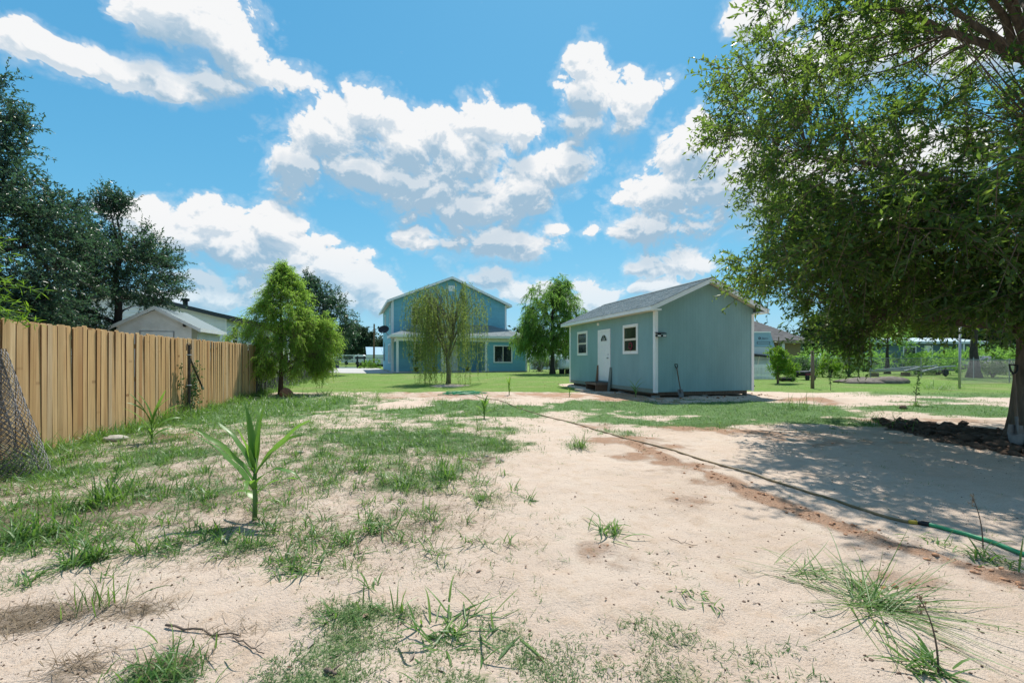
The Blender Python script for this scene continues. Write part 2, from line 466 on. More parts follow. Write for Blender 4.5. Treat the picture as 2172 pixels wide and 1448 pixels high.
class MB:
    """collects faces, then links them as one mesh object"""
    def __init__(s): s.v = []; s.f = []; s.m = []; s.cur = 0

    def poly(s, pts):
        b = len(s.v); s.v += [tuple(p) for p in pts]; s.f.append(tuple(range(b, b + len(pts)))); s.m.append(s.cur)
        return s

    def box(s, x0, x1, y0, y1, z0, z1, mat=None):
        pts = [(x0, y0, z0), (x1, y0, z0), (x1, y1, z0), (x0, y1, z0), (x0, y0, z1), (x1, y0, z1), (x1, y1, z1), (x0, y1, z1)]
        if mat is not None: pts = [tuple(mat @ Vector(p)) for p in pts]
        b = len(s.v); s.v += pts
        for q in ((0, 3, 2, 1), (4, 5, 6, 7), (0, 1, 5, 4), (1, 2, 6, 5), (2, 3, 7, 6), (3, 0, 4, 7)):
            s.f.append(tuple(b + i for i in q)); s.m.append(s.cur)
        return s

    def prism(s, outline, ext):
        """outline: points of a flat polygon; ext: vector it is pushed along"""
        n = len(outline); b = len(s.v); e = Vector(ext)
        s.v += [tuple(p) for p in outline] + [tuple(Vector(p) + e) for p in outline]
        s.f.append(tuple(b + i for i in reversed(range(n)))); s.f.append(tuple(b + n + i for i in range(n))); s.m += [s.cur] * 2
        for i in range(n):
            j = (i + 1) % n
            s.f.append((b + i, b + j, b + n + j, b + n + i)); s.m.append(s.cur)
        return s

    def tube(s, pts, rad, n=6, cap=True):
        pts = [Vector(p) for p in pts]
        if not hasattr(rad, '__len__'): rad = [rad] * len(pts)
        b = len(s.v); up = None
        for i, p in enumerate(pts):
            t = (pts[min(i + 1, len(pts) - 1)] - pts[max(i - 1, 0)])
            if t.length < 1e-9: t = Vector((0, 0, 1))
            t.normalize()
            if up is None:
                up = Vector((1, 0, 0)) if abs(t.z) > .8 else Vector((0, 0, 1))
            a = t.cross(up)
            if a.length < 1e-6: a = t.cross(Vector((0, 1, 0)))
            a.normalize(); c = a.cross(t); up = c
            for k in range(n):
                w = 2 * math.pi * k / n
                s.v.append(tuple(p + (a * math.cos(w) + c * math.sin(w)) * rad[i]))
        for i in range(len(pts) - 1):
            for k in range(n):
                k2 = (k + 1) % n
                s.f.append((b + i * n + k, b + (i + 1) * n + k, b + (i + 1) * n + k2, b + i * n + k2)); s.m.append(s.cur)
        if cap:
            s.f.append(tuple(b + k for k in range(n))); s.m.append(s.cur)
            e = b + (len(pts) - 1) * n
            s.f.append(tuple(e + k for k in reversed(range(n)))); s.m.append(s.cur)
        return s

    def lathe(s, prof, n=16, mat=None):
        b = len(s.v)
        for (r, z) in prof:
            for k in range(n):
                w = 2 * math.pi * k / n
                p = Vector((r * math.cos(w), r * math.sin(w), z))
                s.v.append(tuple(mat @ p if mat is not None else p))
        for i in range(len(prof) - 1):
            for k in range(n):
                k2 = (k + 1) % n
                s.f.append((b + i * n + k, b + i * n + k2, b + (i + 1) * n + k2, b + (i + 1) * n + k)); s.m.append(s.cur)
        return s

    def mesh(s, name, mats, smooth=False):
        me = bpy.data.meshes.new(name)
        me.from_pydata(s.v, [], s.f)
        for m in (mats if isinstance(mats, (list, tuple)) else [mats]): me.materials.append(m)
        if max(s.m, default=0) > 0: me.polygons.foreach_set('material_index', s.m)
        if smooth: me.polygons.foreach_set('use_smooth', [True] * len(s.f))
        me.update()
        return me

    def build(s, name, mats, parent=None, smooth=False, loc=None, rz=0):
        return link(name, s.mesh(name, mats, smooth), parent, loc, rz)


def arr_mesh(name, verts, faces, mats, var=None, smooth=False, attrs=None, midx=None):
    """mesh from numpy arrays; faces (n,3) or (n,4)"""
    me = bpy.data.meshes.new(name)
    nv, (nf, k) = len(verts), faces.shape
    me.vertices.add(nv); me.vertices.foreach_set('co', np.ascontiguousarray(verts, dtype=np.float32).ravel())
    me.loops.add(nf * k); me.loops.foreach_set('vertex_index', np.ascontiguousarray(faces, dtype=np.int32).ravel())
    me.polygons.add(nf); me.polygons.foreach_set('loop_start', np.arange(0, nf * k, k, dtype=np.int32))
    for m in (mats if isinstance(mats, (list, tuple)) else [mats]): me.materials.append(m)
    if midx is not None: me.polygons.foreach_set('material_index', midx.astype(np.int32))
    if smooth: me.polygons.foreach_set('use_smooth', np.ones(nf, dtype=bool))
    me.update(calc_edges=True)
    al = dict(attrs or {})
    if var is not None: al['var'] = var
    for kname, a in al.items():
        at = me.attributes.new(kname, 'FLOAT', 'POINT'); at.data.foreach_set('value', np.ascontiguousarray(a, dtype=np.float32))
    return me


def ribbons(root, az, e0, bend, length, width, S=4, fold=.25, var=None, twist=None, taper=.8, side=None):
    """N curved blades: start at root, set off at azimuth az / elevation e0 and bend down by 'bend' radians along their length"""
    N = len(az)
    t = np.linspace(0, 1, S + 1)
    e = e0[:, None] - bend[:, None] * (t[None, :] ** 1.3)
    step = (length / S)[:, None]
    em = (e[:, :-1] + e[:, 1:]) / 2
    hx = np.concatenate([np.zeros((N, 1)), np.cumsum(np.cos(em) * step, 1)], 1)
    hz_ = np.concatenate([np.zeros((N, 1)), np.cumsum(np.sin(em) * step, 1)], 1)
    a = az[:, None] + (0 if side is None else side[:, None] * t[None, :] ** 2)
    if side is None:
        cx, cy = root[:, 0:1] + hx * np.cos(az)[:, None], root[:, 1:2] + hx * np.sin(az)[:, None]
    else:
        am = (a[:, :-1] + a[:, 1:]) / 2; ds = np.cos(em) * step
        cx = root[:, 0:1] + np.concatenate([np.zeros((N, 1)), np.cumsum(ds * np.cos(am), 1)], 1)
        cy = root[:, 1:2] + np.concatenate([np.zeros((N, 1)), np.cumsum(ds * np.sin(am), 1)], 1)
    cz = root[:, 2:3] + hz_
    w = width[:, None] * np.clip(np.minimum(.55 + 2.2 * t, 1.0) * (1 - t ** 2.2 * taper - (1 - taper) * (t > .99)), 0.02, 1)[None, :] / 2
    tw = np.zeros((N, 1)) if twist is None else twist[:, None] * t[None, :]
    sx, sy, sz = -np.sin(a) * np.cos(tw), np.cos(a) * np.cos(tw), np.sin(tw) * np.ones_like(a * tw)
    nx, ny, nz = -np.sin(e) * np.cos(a), -np.sin(e) * np.sin(a), np.cos(e)
    fo = fold * w
    if fold:
        Lf = np.stack([cx - sx * w + nx * fo, cy - sy * w + ny * fo, cz - sz * w + nz * fo], -1)
        Rt = np.stack([cx + sx * w + nx * fo, cy + sy * w + ny * fo, cz + sz * w + nz * fo], -1)
        Md = np.stack([cx, cy, cz], -1)
        V = np.stack([Lf, Md, Rt], 2); K = 3
    else:
        Lf = np.stack([cx - sx * w, cy - sy * w, cz - sz * w], -1); Rt = np.stack([cx + sx * w, cy + sy * w, cz + sz * w], -1)
        V = np.stack([Lf, Rt], 2); K = 2
    V = V.reshape(-1, 3)
    base = (np.arange(N) * (S + 1) * K)[:, None, None]
    q = []
    for k in range(K - 1):
        i = np.arange(S) * K + k
        q.append(np.stack([i, i + 1, i + K + 1, i + K], 1))
    q = np.concatenate(q)[None]
    F = (base + q).reshape(-1, 4)
    vv = None if var is None else np.repeat(var, (S + 1) * K)
    return V, F, vv


def join(parts):
    Vs, Fs, vs, o = [], [], [], 0
    for V, F, v in parts:
        Vs.append(V); Fs.append(F + o); vs.append(v if v is not None else np.full(len(V), .5)); o += len(V)
    return np.concatenate(Vs), np.concatenate(Fs), np.concatenate(vs)


def leaf_quads(pos, dr, nrm, L, W, var, fold=.3):
    """one two-triangle leaf per row: base at pos, pointing along dr"""
    dr = dr / np.maximum(np.linalg.norm(dr, axis=1, keepdims=True), 1e-6)
    sd = np.cross(dr, nrm); sd /= np.maximum(np.linalg.norm(sd, axis=1, keepdims=True), 1e-6)
    up = np.cross(sd, dr)
    L = L[:, None]; W = W[:, None]
    m = pos + dr * L * .45
    V = np.stack([pos, m + sd * W / 2 + up * W * fold, pos + dr * L, m - sd * W / 2 + up * W * fold], 1).reshape(-1, 3)
    b = (np.arange(len(pos)) * 4)[:, None]
    F = np.concatenate([b + np.array([[0, 1, 2]]), b + np.array([[0, 2, 3]])], 1).reshape(-1, 3)
    return V, F, np.repeat(var, 4)


# ------------------------------------------------------------------ materials
def new_mat(name):
    m = bpy.data.materials.new(name); m.use_nodes = True
    nt = m.node_tree; nt.nodes.clear()
    out = nt.nodes.new('ShaderNodeOutputMaterial')
    b = nt.nodes.new('ShaderNodeBsdfPrincipled'); nt.links.new(b.outputs[0], out.inputs[0])
    return m, nt, b, out


def nd(nt, typ, ins=None, **kw):
    n = nt.nodes.new(typ)
    for k, v in kw.items(): setattr(n, k, v)
    for k, v in (ins or {}).items():
        if hasattr(v, 'is_linked') or hasattr(v, 'links'): nt.links.new(v, n.inputs[k])
        else: n.inputs[k].default_value = v
    return n


def ramp(nt, fac, stops):
    n = nt.nodes.new('ShaderNodeValToRGB')
    e = n.color_ramp.elements
    while len(e) < len(stops): e.new(.5)
    for i, (p, c) in enumerate(stops):
        e[i].position = p; e[i].color = (*c, 1)
    nt.links.new(fac, n.inputs[0])
    return n.outputs[0]


def mix_rgb(nt, f, a, b, blend='MIX'):
    n = nt.nodes.new('ShaderNodeMix'); n.data_type = 'RGBA'; n.blend_type = blend
    for i, v in ((0, f), (6, a), (7, b)):
        if hasattr(v, 'links'): nt.links.new(v, n.inputs[i])
        elif isinstance(v, tuple): n.inputs[i].default_value = (*v, 1)
        else: n.inputs[i].default_value = v
    return n.outputs[2]


def nmath(nt, op, a, b=None, c=None, clamp=False):
    n = nt.nodes.new('ShaderNodeMath'); n.operation = op; n.use_clamp = clamp
    for i, v in enumerate((a, b, c)):
        if v is None: continue
        if hasattr(v, 'links'): nt.links.new(v, n.inputs[i])
        else: n.inputs[i].default_value = v
    return n.outputs[0]


def obj_coords(nt, scale=(1, 1, 1), rnd=0.0):
    tc = nd(nt, 'ShaderNodeTexCoord')
    v = tc.outputs['Object']
    if rnd:
        oi = nd(nt, 'ShaderNodeObjectInfo')
        a = nd(nt, 'ShaderNodeVectorMath', {0: v}, operation='ADD')
        cx = nd(nt, 'ShaderNodeCombineXYZ'); s = nmath(nt, 'MULTIPLY', oi.outputs['Random'], rnd)
        nt.links.new(s, cx.inputs[0]); nt.links.new(s, cx.inputs[2])
        nt.links.new(cx.outputs[0], a.inputs[1]); v = a.outputs[0]
    return nd(nt, 'ShaderNodeMapping', {'Vector': v, 'Scale': scale}).outputs[0]


def noise_tex(nt, vec, scale, detail=4, rough=.55):
    return nd(nt, 'ShaderNodeTexNoise', {'Vector': vec, 'Scale': scale, 'Detail': detail, 'Roughness': rough}).outputs[0]


def mat(name, col, rough=.65, var=.18, scale=6, bump=.0, bscale=60, spec=.35, metal=0.0, stretch=(1, 1, 1), rnd=0.0, rvar=0.0, dirt=None):
    m, nt, b, out = new_mat(name)
    v = obj_coords(nt, stretch, rnd)
    n = noise_tex(nt, v, scale, 5, .6)
    dk = tuple(max(c * (1 - var), 0) for c in col); lt = tuple(min(c * (1 + var), 1) for c in col)
    c = ramp(nt, n, [(.28, dk), (.72, lt)])
    if rvar:
        oi = nd(nt, 'ShaderNodeObjectInfo')
        h = nd(nt, 'ShaderNodeHueSaturation', {'Color': c})
        nt.links.new(nmath(nt, 'MULTIPLY_ADD', oi.outputs['Random'], rvar * 2, 1 - rvar), h.inputs['Value'])
        c = h.outputs[0]
    if dirt:
        n2 = noise_tex(nt, v, scale * .35, 6, .7)
        f = nd(nt, 'ShaderNodeMapRange', {'Value': n2, 'From Min': .5, 'From Max': .75, 'To Max': dirt[1]}).outputs[0]
        c = mix_rgb(nt, f, c, dirt[0])
    nt.links.new(c, b.inputs['Base Color'])
    b.inputs['Roughness'].default_value = rough; b.inputs['Specular IOR Level'].default_value = spec; b.inputs['Metallic'].default_value = metal
    if bump:
        bp = nd(nt, 'ShaderNodeBump', {'Height': noise_tex(nt, v, bscale, 4, .6), 'Strength': bump, 'Distance': .02})
        nt.links.new(bp.outputs[0], b.inputs['Normal'])
    return m


def leaf_mat(name, stops, trans, tf=.4, rough=.42, spec=.4):
    m, nt, b, out = new_mat(name)
    at = nd(nt, 'ShaderNodeAttribute', attribute_name='var')
    c = ramp(nt, at.outputs['Fac'], stops)
    nt.links.new(c, b.inputs['Base Color']); b.inputs['Roughness'].default_value = rough; b.inputs['Specular IOR Level'].default_value = spec
    tr = nd(nt, 'ShaderNodeBsdfTranslucent')
    tcol = mix_rgb(nt, .55, c, trans)
    nt.links.new(tcol, tr.inputs[0])
    mx = nd(nt, 'ShaderNodeMixShader', {0: tf})
    nt.links.new(b.outputs[0], mx.inputs[1]); nt.links.new(tr.outputs[0], mx.inputs[2]); nt.links.new(mx.outputs[0], out.inputs[0])
    return m


def glass_mat(name, col=(.02, .03, .035)):
    m, nt, b, out = new_mat(name)
    v = obj_coords(nt)
    n = noise_tex(nt, v, 1.7, 2)
    c = ramp(nt, n, [(.3, tuple(x * .5 for x in col)), (.75, tuple(x * 1.6 for x in col))])
    nt.links.new(c, b.inputs['Base Color'])
    b.inputs['Roughness'].default_value = .04; b.inputs['Specular IOR Level'].default_value = .75
    bp = nd(nt, 'ShaderNodeBump', {'Height': noise_tex(nt, v, 2.2, 1), 'Strength': .06, 'Distance': .05})
    nt.links.new(bp.outputs[0], b.inputs['Normal'])
    return m


def wood_mat(name, tones, knots=True, rough=.8):
    """long-grained boards, each with its own tone and figure"""
    m, nt, b, out = new_mat(name)
    v = obj_coords(nt, (1, 1, 1), 37.0)
    oi = nd(nt, 'ShaderNodeObjectInfo')
    mp = nd(nt, 'ShaderNodeMapping', {'Vector': v, 'Scale': (42, 42, 1.3)}).outputs[0]
    g = noise_tex(nt, mp, 1.0, 5, .65)
    tone = ramp(nt, oi.outputs['Random'], tones)
    c = mix_rgb(nt, nd(nt, 'ShaderNodeMapRange', {'Value': g, 'From Min': .38, 'From Max': .72, 'To Min': 0, 'To Max': .62}).outputs[0], tone, (.29, .145, .06))
    mp2 = nd(nt, 'ShaderNodeMapping', {'Vector': v, 'Scale': (6, 3, 1.1)}).outputs[0]
    bl = noise_tex(nt, mp2, 1.0, 3, .5)
    c = mix_rgb(nt, nd(nt, 'ShaderNodeMapRange', {'Value': bl, 'From Min': .48, 'From Max': .72, 'To Max': .4}).outputs[0], c, (.64, .45, .25))
    if knots:
        vo = nd(nt, 'ShaderNodeTexVoronoi', {'Vector': nd(nt, 'ShaderNodeMapping', {'Vector': v, 'Scale': (9, 0.01, 3.2)}).outputs[0], 'Scale': 1.0})
        k = nd(nt, 'ShaderNodeMapRange', {'Value': vo.outputs['Distance'], 'From Min': .05, 'From Max': .13, 'To Min': .75, 'To Max': 0}).outputs[0]
        c = mix_rgb(nt, k, c, (.2, .09, .035))
    nt.links.new(c, b.inputs['Base Color']); b.inputs['Roughness'].default_value = rough; b.inputs['Specular IOR Level'].default_value = .2
    bp = nd(nt, 'ShaderNodeBump', {'Height': g, 'Strength': .35, 'Distance': .006})
    nt.links.new(bp.outputs[0], b.inputs['Normal'])
    return m


M = {}
M['picket'] = wood_mat('picket wood', [(.0, (.47, .25, .11)), (.15, (.63, .38, .17)), (.4, (.70, .465, .23)), (.6, (.56, .335, .15)), (.8, (.68, .47, .25)), (.92, (.53, .39, .26)), (1, (.73, .53, .30))])
M['picket_edge_shade'] = mat('shade-dark picket edge', (.235, .125, .058), .9, .3, 9, .2, 50, stretch=(4, 4, .6), rvar=.2)  # side faces coloured darker, painting in the shade between pickets
M['rail'] = wood_mat('rail wood', [(0, (.42, .27, .14)), (1, (.5, .33, .18))], False)
M['dark_board'] = mat('weathered dark board', (.062, .062, .068), .85, .4, 5, .3, 40, stretch=(8, 8, .7), rvar=.25)
M['steel'] = mat('dark steel', (.06, .055, .05), .55, .5, 12, .2, 60, metal=.5, dirt=((.16, .08, .04), .6))
M['galv'] = mat('galvanised steel', (.36, .37, .38), .45, .15, 12, .05, 80, metal=.7)
M['wire'] = mat('galvanised wire', (.30, .31, .32), .45, .2, 20, metal=.6)
M['wire_dark'] = mat('weathered wire', (.075, .078, .085), .55, .45, 14, dirt=((.06, .055, .05), .4))
M['teal'] = mat('teal shed paint', (.25, .405, .415), .75, .09, 1.8, .12, 90, stretch=(1, 1, .35), spec=.25, dirt=((.17, .26, .25), .35))
M['teal_trim'] = mat('drab skirting paint', (.21, .25, .21), .8, .12, 5, .1, 60)
M['blue'] = mat('blue lap siding paint', (.195, .45, .54), .65, .05, 2.5, .06, 80, rvar=.045, spec=.3)
M['white'] = mat('white trim paint', (.83, .83, .83), .55, .04, 4, .04, 90, dirt=((.62, .61, .57), .4))
M['cream'] = mat('primed soffit', (.70, .64, .53), .7, .05, 5)
M['white_siding'] = mat('white vinyl siding', (.72, .75, .77), .6, .05, 3, .03, 50, rvar=.04)
M['white_ply'] = mat('old white plywood', (.76, .79, .80), .75, .07, 3, .06, 60, dirt=((.46, .45, .40), .6))
M['door'] = mat('white door', (.80, .81, .82), .4, .03, 4, .02, 40)
M['black'] = mat('black plastic', (.02, .02, .022), .5, .3, 10)
M['blackmetal'] = mat('black painted metal', (.016, .018, .021), .5, .3, 10, metal=.2)
M['lens'] = mat('lamp lens', (.7, .72, .74), .2, .05, 5)
M['glass'] = glass_mat('window glass')
M['glass_green'] = glass_mat('green tinted glass', (.03, .045, .04))
M['red'] = mat('dark red wreath', (.17, .025, .04), .8, .4, 30, .4, 60)
M['concrete'] = mat('concrete', (.42, .41, .39), .85, .12, 2.5, .15, 60, dirt=((.33, .30, .26), .5))
M['block'] = mat('concrete block', (.27, .255, .235), .9, .2, 9, .3, 50)
M['clay'] = mat('lump of clay', (.26, .125, .07), .95, .35, 8, .6, 25)
M['stone'] = mat('pale stone', (.42, .38, .33), .9, .2, 9, .4, 30)
M['dirtclod'] = mat('dark clods', (.125, .08, .056), .95, .4, 6, .6, 30, rvar=.3)
M['old_soil'] = mat('old grey soil', (.16, .135, .11), .95, .45, 5, 1.0, 22)
M['redclod'] = mat('red clay crumbs', (.42, .225, .13), .95, .3, 9, .5, 40)
M['twig'] = mat('dead twig', (.12, .09, .07), .9, .35, 20, .3, 60)
M['green_hose'] = mat('green hose', (.035, .30, .135), .4, .15, 12, .05, 40, dirt=((.32, .27, .2), .35))
M['tan_hose'] = mat('dusty brown hose', (.19, .135, .065), .55, .35, 14, .1, 60, stretch=(1, 1, 1), dirt=((.36, .30, .22), .8))
M['hose_yellow'] = mat('yellow hose tape', (.45, .30, .03), .6, .2, 20)
M['handle_wood'] = mat('worn ash handle', (.17, .11, .07), .6, .3, 10, stretch=(1, 1, .2))
M['blade_steel'] = mat('muddy shovel blade', (.16, .15, .145), .5, .35, 8, metal=.55, dirt=((.2, .12, .08), .8))
M['tan_brick'] = mat('tan brick', (.26, .205, .115), .9, .15, 14, .2, 30)
M['slate_blue'] = mat('blue grey cladding', (.10, .16, .20), .7, .1, 3)
M['camper'] = mat('camper white skin', (.52, .60, .62), .35, .05, 2)
M['camper_blue'] = mat('camper pale blue skin', (.24, .40, .50), .35, .08, 2)
M['dark_text'] = mat('dark print', (.04, .05, .08), .6, .1, 5)
M['car_blue'] = mat('dark blue car paint', (.012, .02, .055), .25, .1, 4, spec=.6)
M['rubber'] = mat('tyre rubber', (.02, .02, .02), .9, .2, 20)
M['pot'] = mat('black nursery pot', (.02, .02, .02), .6, .2, 9)
M['post_wood'] = mat('weathered post', (.19, .14, .11), .9, .3, 6, .3, 40, stretch=(6, 6, .6))
M['plank_brown'] = mat('brown plank', (.17, .095, .06), .85, .25, 5, .2, 40, stretch=(6, 6, .6))
M['plank_green'] = mat('grey green plank', (.17, .205, .19), .85, .2, 5, .2, 40, stretch=(6, 6, .6))
M['bark'] = mat('oak bark', (.16, .118, .088), .95, .5, 7, 1.0, 18, stretch=(2.2, 2.2, .45))
M['bark_dark'] = mat('dark bark', (.055, .045, .04), .95, .4, 8, .8, 20, stretch=(2, 2, .4))
M['bark_red'] = mat('reddish bark', (.12, .07, .05), .95, .35, 9, .6, 25, stretch=(2, 2, .3))
M['bark_willow'] = mat('willow bark', (.17, .15, .11), .95, .35, 9, .6, 25, stretch=(2, 2, .3))
M['stem_green'] = mat('green stem', (.11, .2, .05), .5, .2, 12)

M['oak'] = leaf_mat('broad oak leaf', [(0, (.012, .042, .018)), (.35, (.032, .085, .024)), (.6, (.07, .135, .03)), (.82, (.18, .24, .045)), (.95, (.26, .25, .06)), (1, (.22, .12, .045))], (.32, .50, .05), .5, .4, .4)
M['oak_dark'] = leaf_mat('dark glossy oak leaf', [(0, (.022, .058, .042)), (.6, (.045, .105, .068)), (1, (.095, .16, .075))], (.12, .26, .09), .36, .34, .5)
M['cypress'] = leaf_mat('feathery cypress leaf', [(0, (.10, .23, .045)), (.5, (.19, .36, .06)), (1, (.30, .46, .08))], (.52, .80, .10), .64, .5, .25)
M['willow'] = leaf_mat('willow leaf', [(0, (.10, .16, .035)), (.5, (.165, .245, .055)), (1, (.25, .32, .10))], (.40, .52, .10), .55, .5, .3)
M['softgreen'] = leaf_mat('soft green leaf', [(0, (.07, .17, .04)), (.5, (.13, .27, .055)), (1, (.22, .36, .08))], (.38, .68, .10), .62, .5, .3)
M['fargreen'] = leaf_mat('distant tree leaf', [(0, (.022, .052, .034)), (.5, (.038, .078, .045)), (1, (.07, .11, .05))], (.08, .14, .05), .25, .6, .25)
M['bright'] = leaf_mat('bright young leaf', [(0, (.06, .17, .02)), (.5, (.10, .24, .025)), (1, (.19, .30, .03))], (.3, .5, .03), .48, .5, .3)
M['shrub'] = leaf_mat('shrub leaf', [(0, (.03, .08, .03)), (.5, (.05, .12, .04)), (1, (.1, .17, .05))], (.12, .24, .05), .35, .5, .3)
M['corn'] = leaf_mat('maize leaf', [(0, (.06, .16, .04)), (.5, (.10, .24, .045)), (1, (.2, .33, .06))], (.3, .55, .05), .48, .38, .45)
M['grass'] = leaf_mat('creeping grass blade', [(0, (.045, .115, .04)), (.45, (.08, .175, .055)), (.8, (.14, .22, .065)), (.94, (.23, .24, .10)), (1, (.33, .27, .15))], (.2, .36, .07), .4, .5, .3)
M['lawn'] = leaf_mat('lawn blade', [(0, (.065, .15, .02)), (.5, (.105, .21, .024)), (1, (.17, .25, .04))], (.22, .38, .03), .38, .55, .25)
M['weed'] = leaf_mat('weed blade', [(0, (.045, .12, .03)), (.5, (.085, .185, .04)), (1, (.17, .27, .06))], (.24, .44, .05), .42, .42, .4)
M['dry'] = leaf_mat('dry grass', [(0, (.10, .075, .05)), (.5, (.19, .14, .09)), (1, (.33, .26, .17))], (.3, .22, .12), .2, .7, .2)
M['deadleaf'] = leaf_mat('fallen leaf', [(0, (.09, .05, .03)), (.5, (.2, .13, .09)), (1, (.38, .33, .29))], (.2, .12, .06), .12, .7, .2)


def shingle_mat(name, c0, c1):
    m, nt, b, out = new_mat(name)
    v = obj_coords(nt)
    at = nd(nt, 'ShaderNodeAttribute', attribute_name='var')
    c = ramp(nt, at.outputs['Fac'], [(0, c0), (1, c1)])
    g = noise_tex(nt, v, 160, 2, .7)
    c = mix_rgb(nt, nd(nt, 'ShaderNodeMapRange', {'Value': g, 'From Min': .3, 'From Max': .7, 'To Max': .55}).outputs[0], c, tuple(x * .55 for x in c0))
    nt.links.new(c, b.inputs['Base Color']); b.inputs['Roughness'].default_value = .95; b.inputs['Specular IOR Level'].default_value = .15
    return m


M['shingle'] = shingle_mat('grey shingles', (.24, .29, .30), (.40, .45, .46))
M['shingle_brown'] = shingle_mat('brown grey shingles', (.145, .14, .138), (.225, .218, .212))
M['shingle_dark'] = shingle_mat('dark shingles', (.03, .04, .05), (.05, .06, .07))


def ground_mat():
    m, nt, b, out = new_mat('yard ground')
    tc = nd(nt, 'ShaderNodeTexCoord'); v = tc.outputs['Object']
    A = lambda n: nd(nt, 'ShaderNodeAttribute', attribute_name=n).outputs['Fac']
    MR = lambda x, a, b_, c=0., d=1.: nd(nt, 'ShaderNodeMapRange', {'Value': x, 'From Min': a, 'From Max': b_, 'To Min': c, 'To Max': d}, interpolation_type='SMOOTHSTEP').outputs[0]
    big = noise_tex(nt, v, .9, 5, .6); mid = noise_tex(nt, v, 6, 5, .65); fine = noise_tex(nt, v, 60, 4, .7); grain = noise_tex(nt, v, 420, 2, .8)
    c = ramp(nt, big, [(.25, (.535, .415, .325)), (.55, (.60, .485, .395)), (.8, (.62, .53, .445))])
    c = mix_rgb(nt, MR(mid, .46, .72, 0, .62), c, (.50, .37, .265))
    c = mix_rgb(nt, MR(noise_tex(nt, v, 2.3, 6, .7), .5, .72, 0, .5), c, (.60, .51, .41))
    c = mix_rgb(nt, MR(fine, .50, .74, 0, .62), c, (.40, .295, .215))
    c = mix_rgb(nt, MR(grain, .52, .75, 0, .45), c, (.28, .2, .14))
    # dark specks of grit and crumbs
    vo = nd(nt, 'ShaderNodeTexVoronoi', {'Vector': v, 'Scale': 34.0}); vo.inputs['Randomness'].default_value = 1
    sp = nmath(nt, 'MULTIPLY', MR(vo.outputs['Distance'], .08, .16, 1, 0), MR(noise_tex(nt, v, 9, 3), .5, .62))
    c = mix_rgb(nt, nmath(nt, 'MULTIPLY', sp, .7), c, (.16, .11, .08))
    # red clay
    cl = nmath(nt, 'ADD', A('clay'), nmath(nt, 'MULTIPLY_ADD', mid, .9, -.45))
    c = mix_rgb(nt, MR(cl, .2, .85, 0, .85), c, ramp(nt, fine, [(.3, (.34, .175, .10)), (.7, (.54, .345, .23))]))
    # dead stems matted on the ground
    st = noise_tex(nt, nd(nt, 'ShaderNodeMapping', {'Vector': v, 'Scale': (14, 45, 20), 'Rotation': (0, 0, .5)}).outputs[0], 1.0, 5, .7)
    th = nmath(nt, 'ADD', A('thatch'), nmath(nt, 'MULTIPLY_ADD', st, 1.4, -.75))
    c = mix_rgb(nt, MR(th, .2, .8, 0, .8), c, ramp(nt, fine, [(.3, (.11, .085, .062)), (.7, (.26, .205, .145))]))
    # dark turned soil
    so = nmath(nt, 'ADD', A('soil'), nmath(nt, 'MULTIPLY_ADD', mid, .8, -.4))
    c = mix_rgb(nt, MR(so, .3, .7, 0, 1), c, ramp(nt, fine, [(.3, (.10, .064, .045)), (.7, (.20, .14, .10))]))
    # turf
    ga = nmath(nt, 'ADD', A('grass'), nmath(nt, 'MULTIPLY_ADD', fine, .7, -.35))
    ga = nmath(nt, 'ADD', ga, nmath(nt, 'MULTIPLY_ADD', mid, .6, -.3))
    tur = ramp(nt, mid, [(.25, (.055, .135, .038)), (.6, (.085, .185, .046)), (.85, (.15, .20, .07))])
    lw = ramp(nt, mid, [(.25, (.085, .18, .026)), (.6, (.125, .235, .034)), (.85, (.19, .25, .055))])
    lw = mix_rgb(nt, MR(noise_tex(nt, v, .45, 6, .65), .46, .66, 0, .6), lw, (.225, .235, .085))
    lw = mix_rgb(nt, MR(noise_tex(nt, v, 1.7, 6, .7), .54, .70, 0, .45), lw, (.06, .125, .025))
    tur = mix_rgb(nt, A('lawn'), tur, lw)
    c = mix_rgb(nt, MR(ga, .30, .70, 0, .93), c, tur)
    nt.links.new(c, b.inputs['Base Color']); b.inputs['Roughness'].default_value = .95; b.inputs['Specular IOR Level'].default_value = .12
    h = nmath(nt, 'ADD', nmath(nt, 'MULTIPLY', mid, .55), nmath(nt, 'MULTIPLY', fine, .42))
    h = nmath(nt, 'ADD', h, nmath(nt, 'MULTIPLY', grain, .06))
    h = nmath(nt, 'ADD', h, nmath(nt, 'MULTIPLY', nmath(nt, 'MULTIPLY', fine, MR(cl, .1, .6)), .5))
    h = nmath(nt, 'ADD', h, nmath(nt, 'MULTIPLY', sp, .12))
    bp = nd(nt, 'ShaderNodeBump', {'Height': h, 'Strength': .9, 'Distance': .055})
    nt.links.new(bp.outputs[0], b.inputs['Normal'])
    return m


M['ground'] = ground_mat()
# ================================================================== THE GROUND
def grow(a, b, step, far0, far1, k=1.13):
    core = list(np.arange(a, b + 1e-6, step))
    hi, s = [], step
    x = core[-1]
    while x < far1:
        s *= k; x += s; hi.append(x)
    lo, s = [], step
    x = core[0]
    while x > far0:
        s *= k; x -= s; lo.append(x)
    return np.array(lo[::-1] + core + hi)


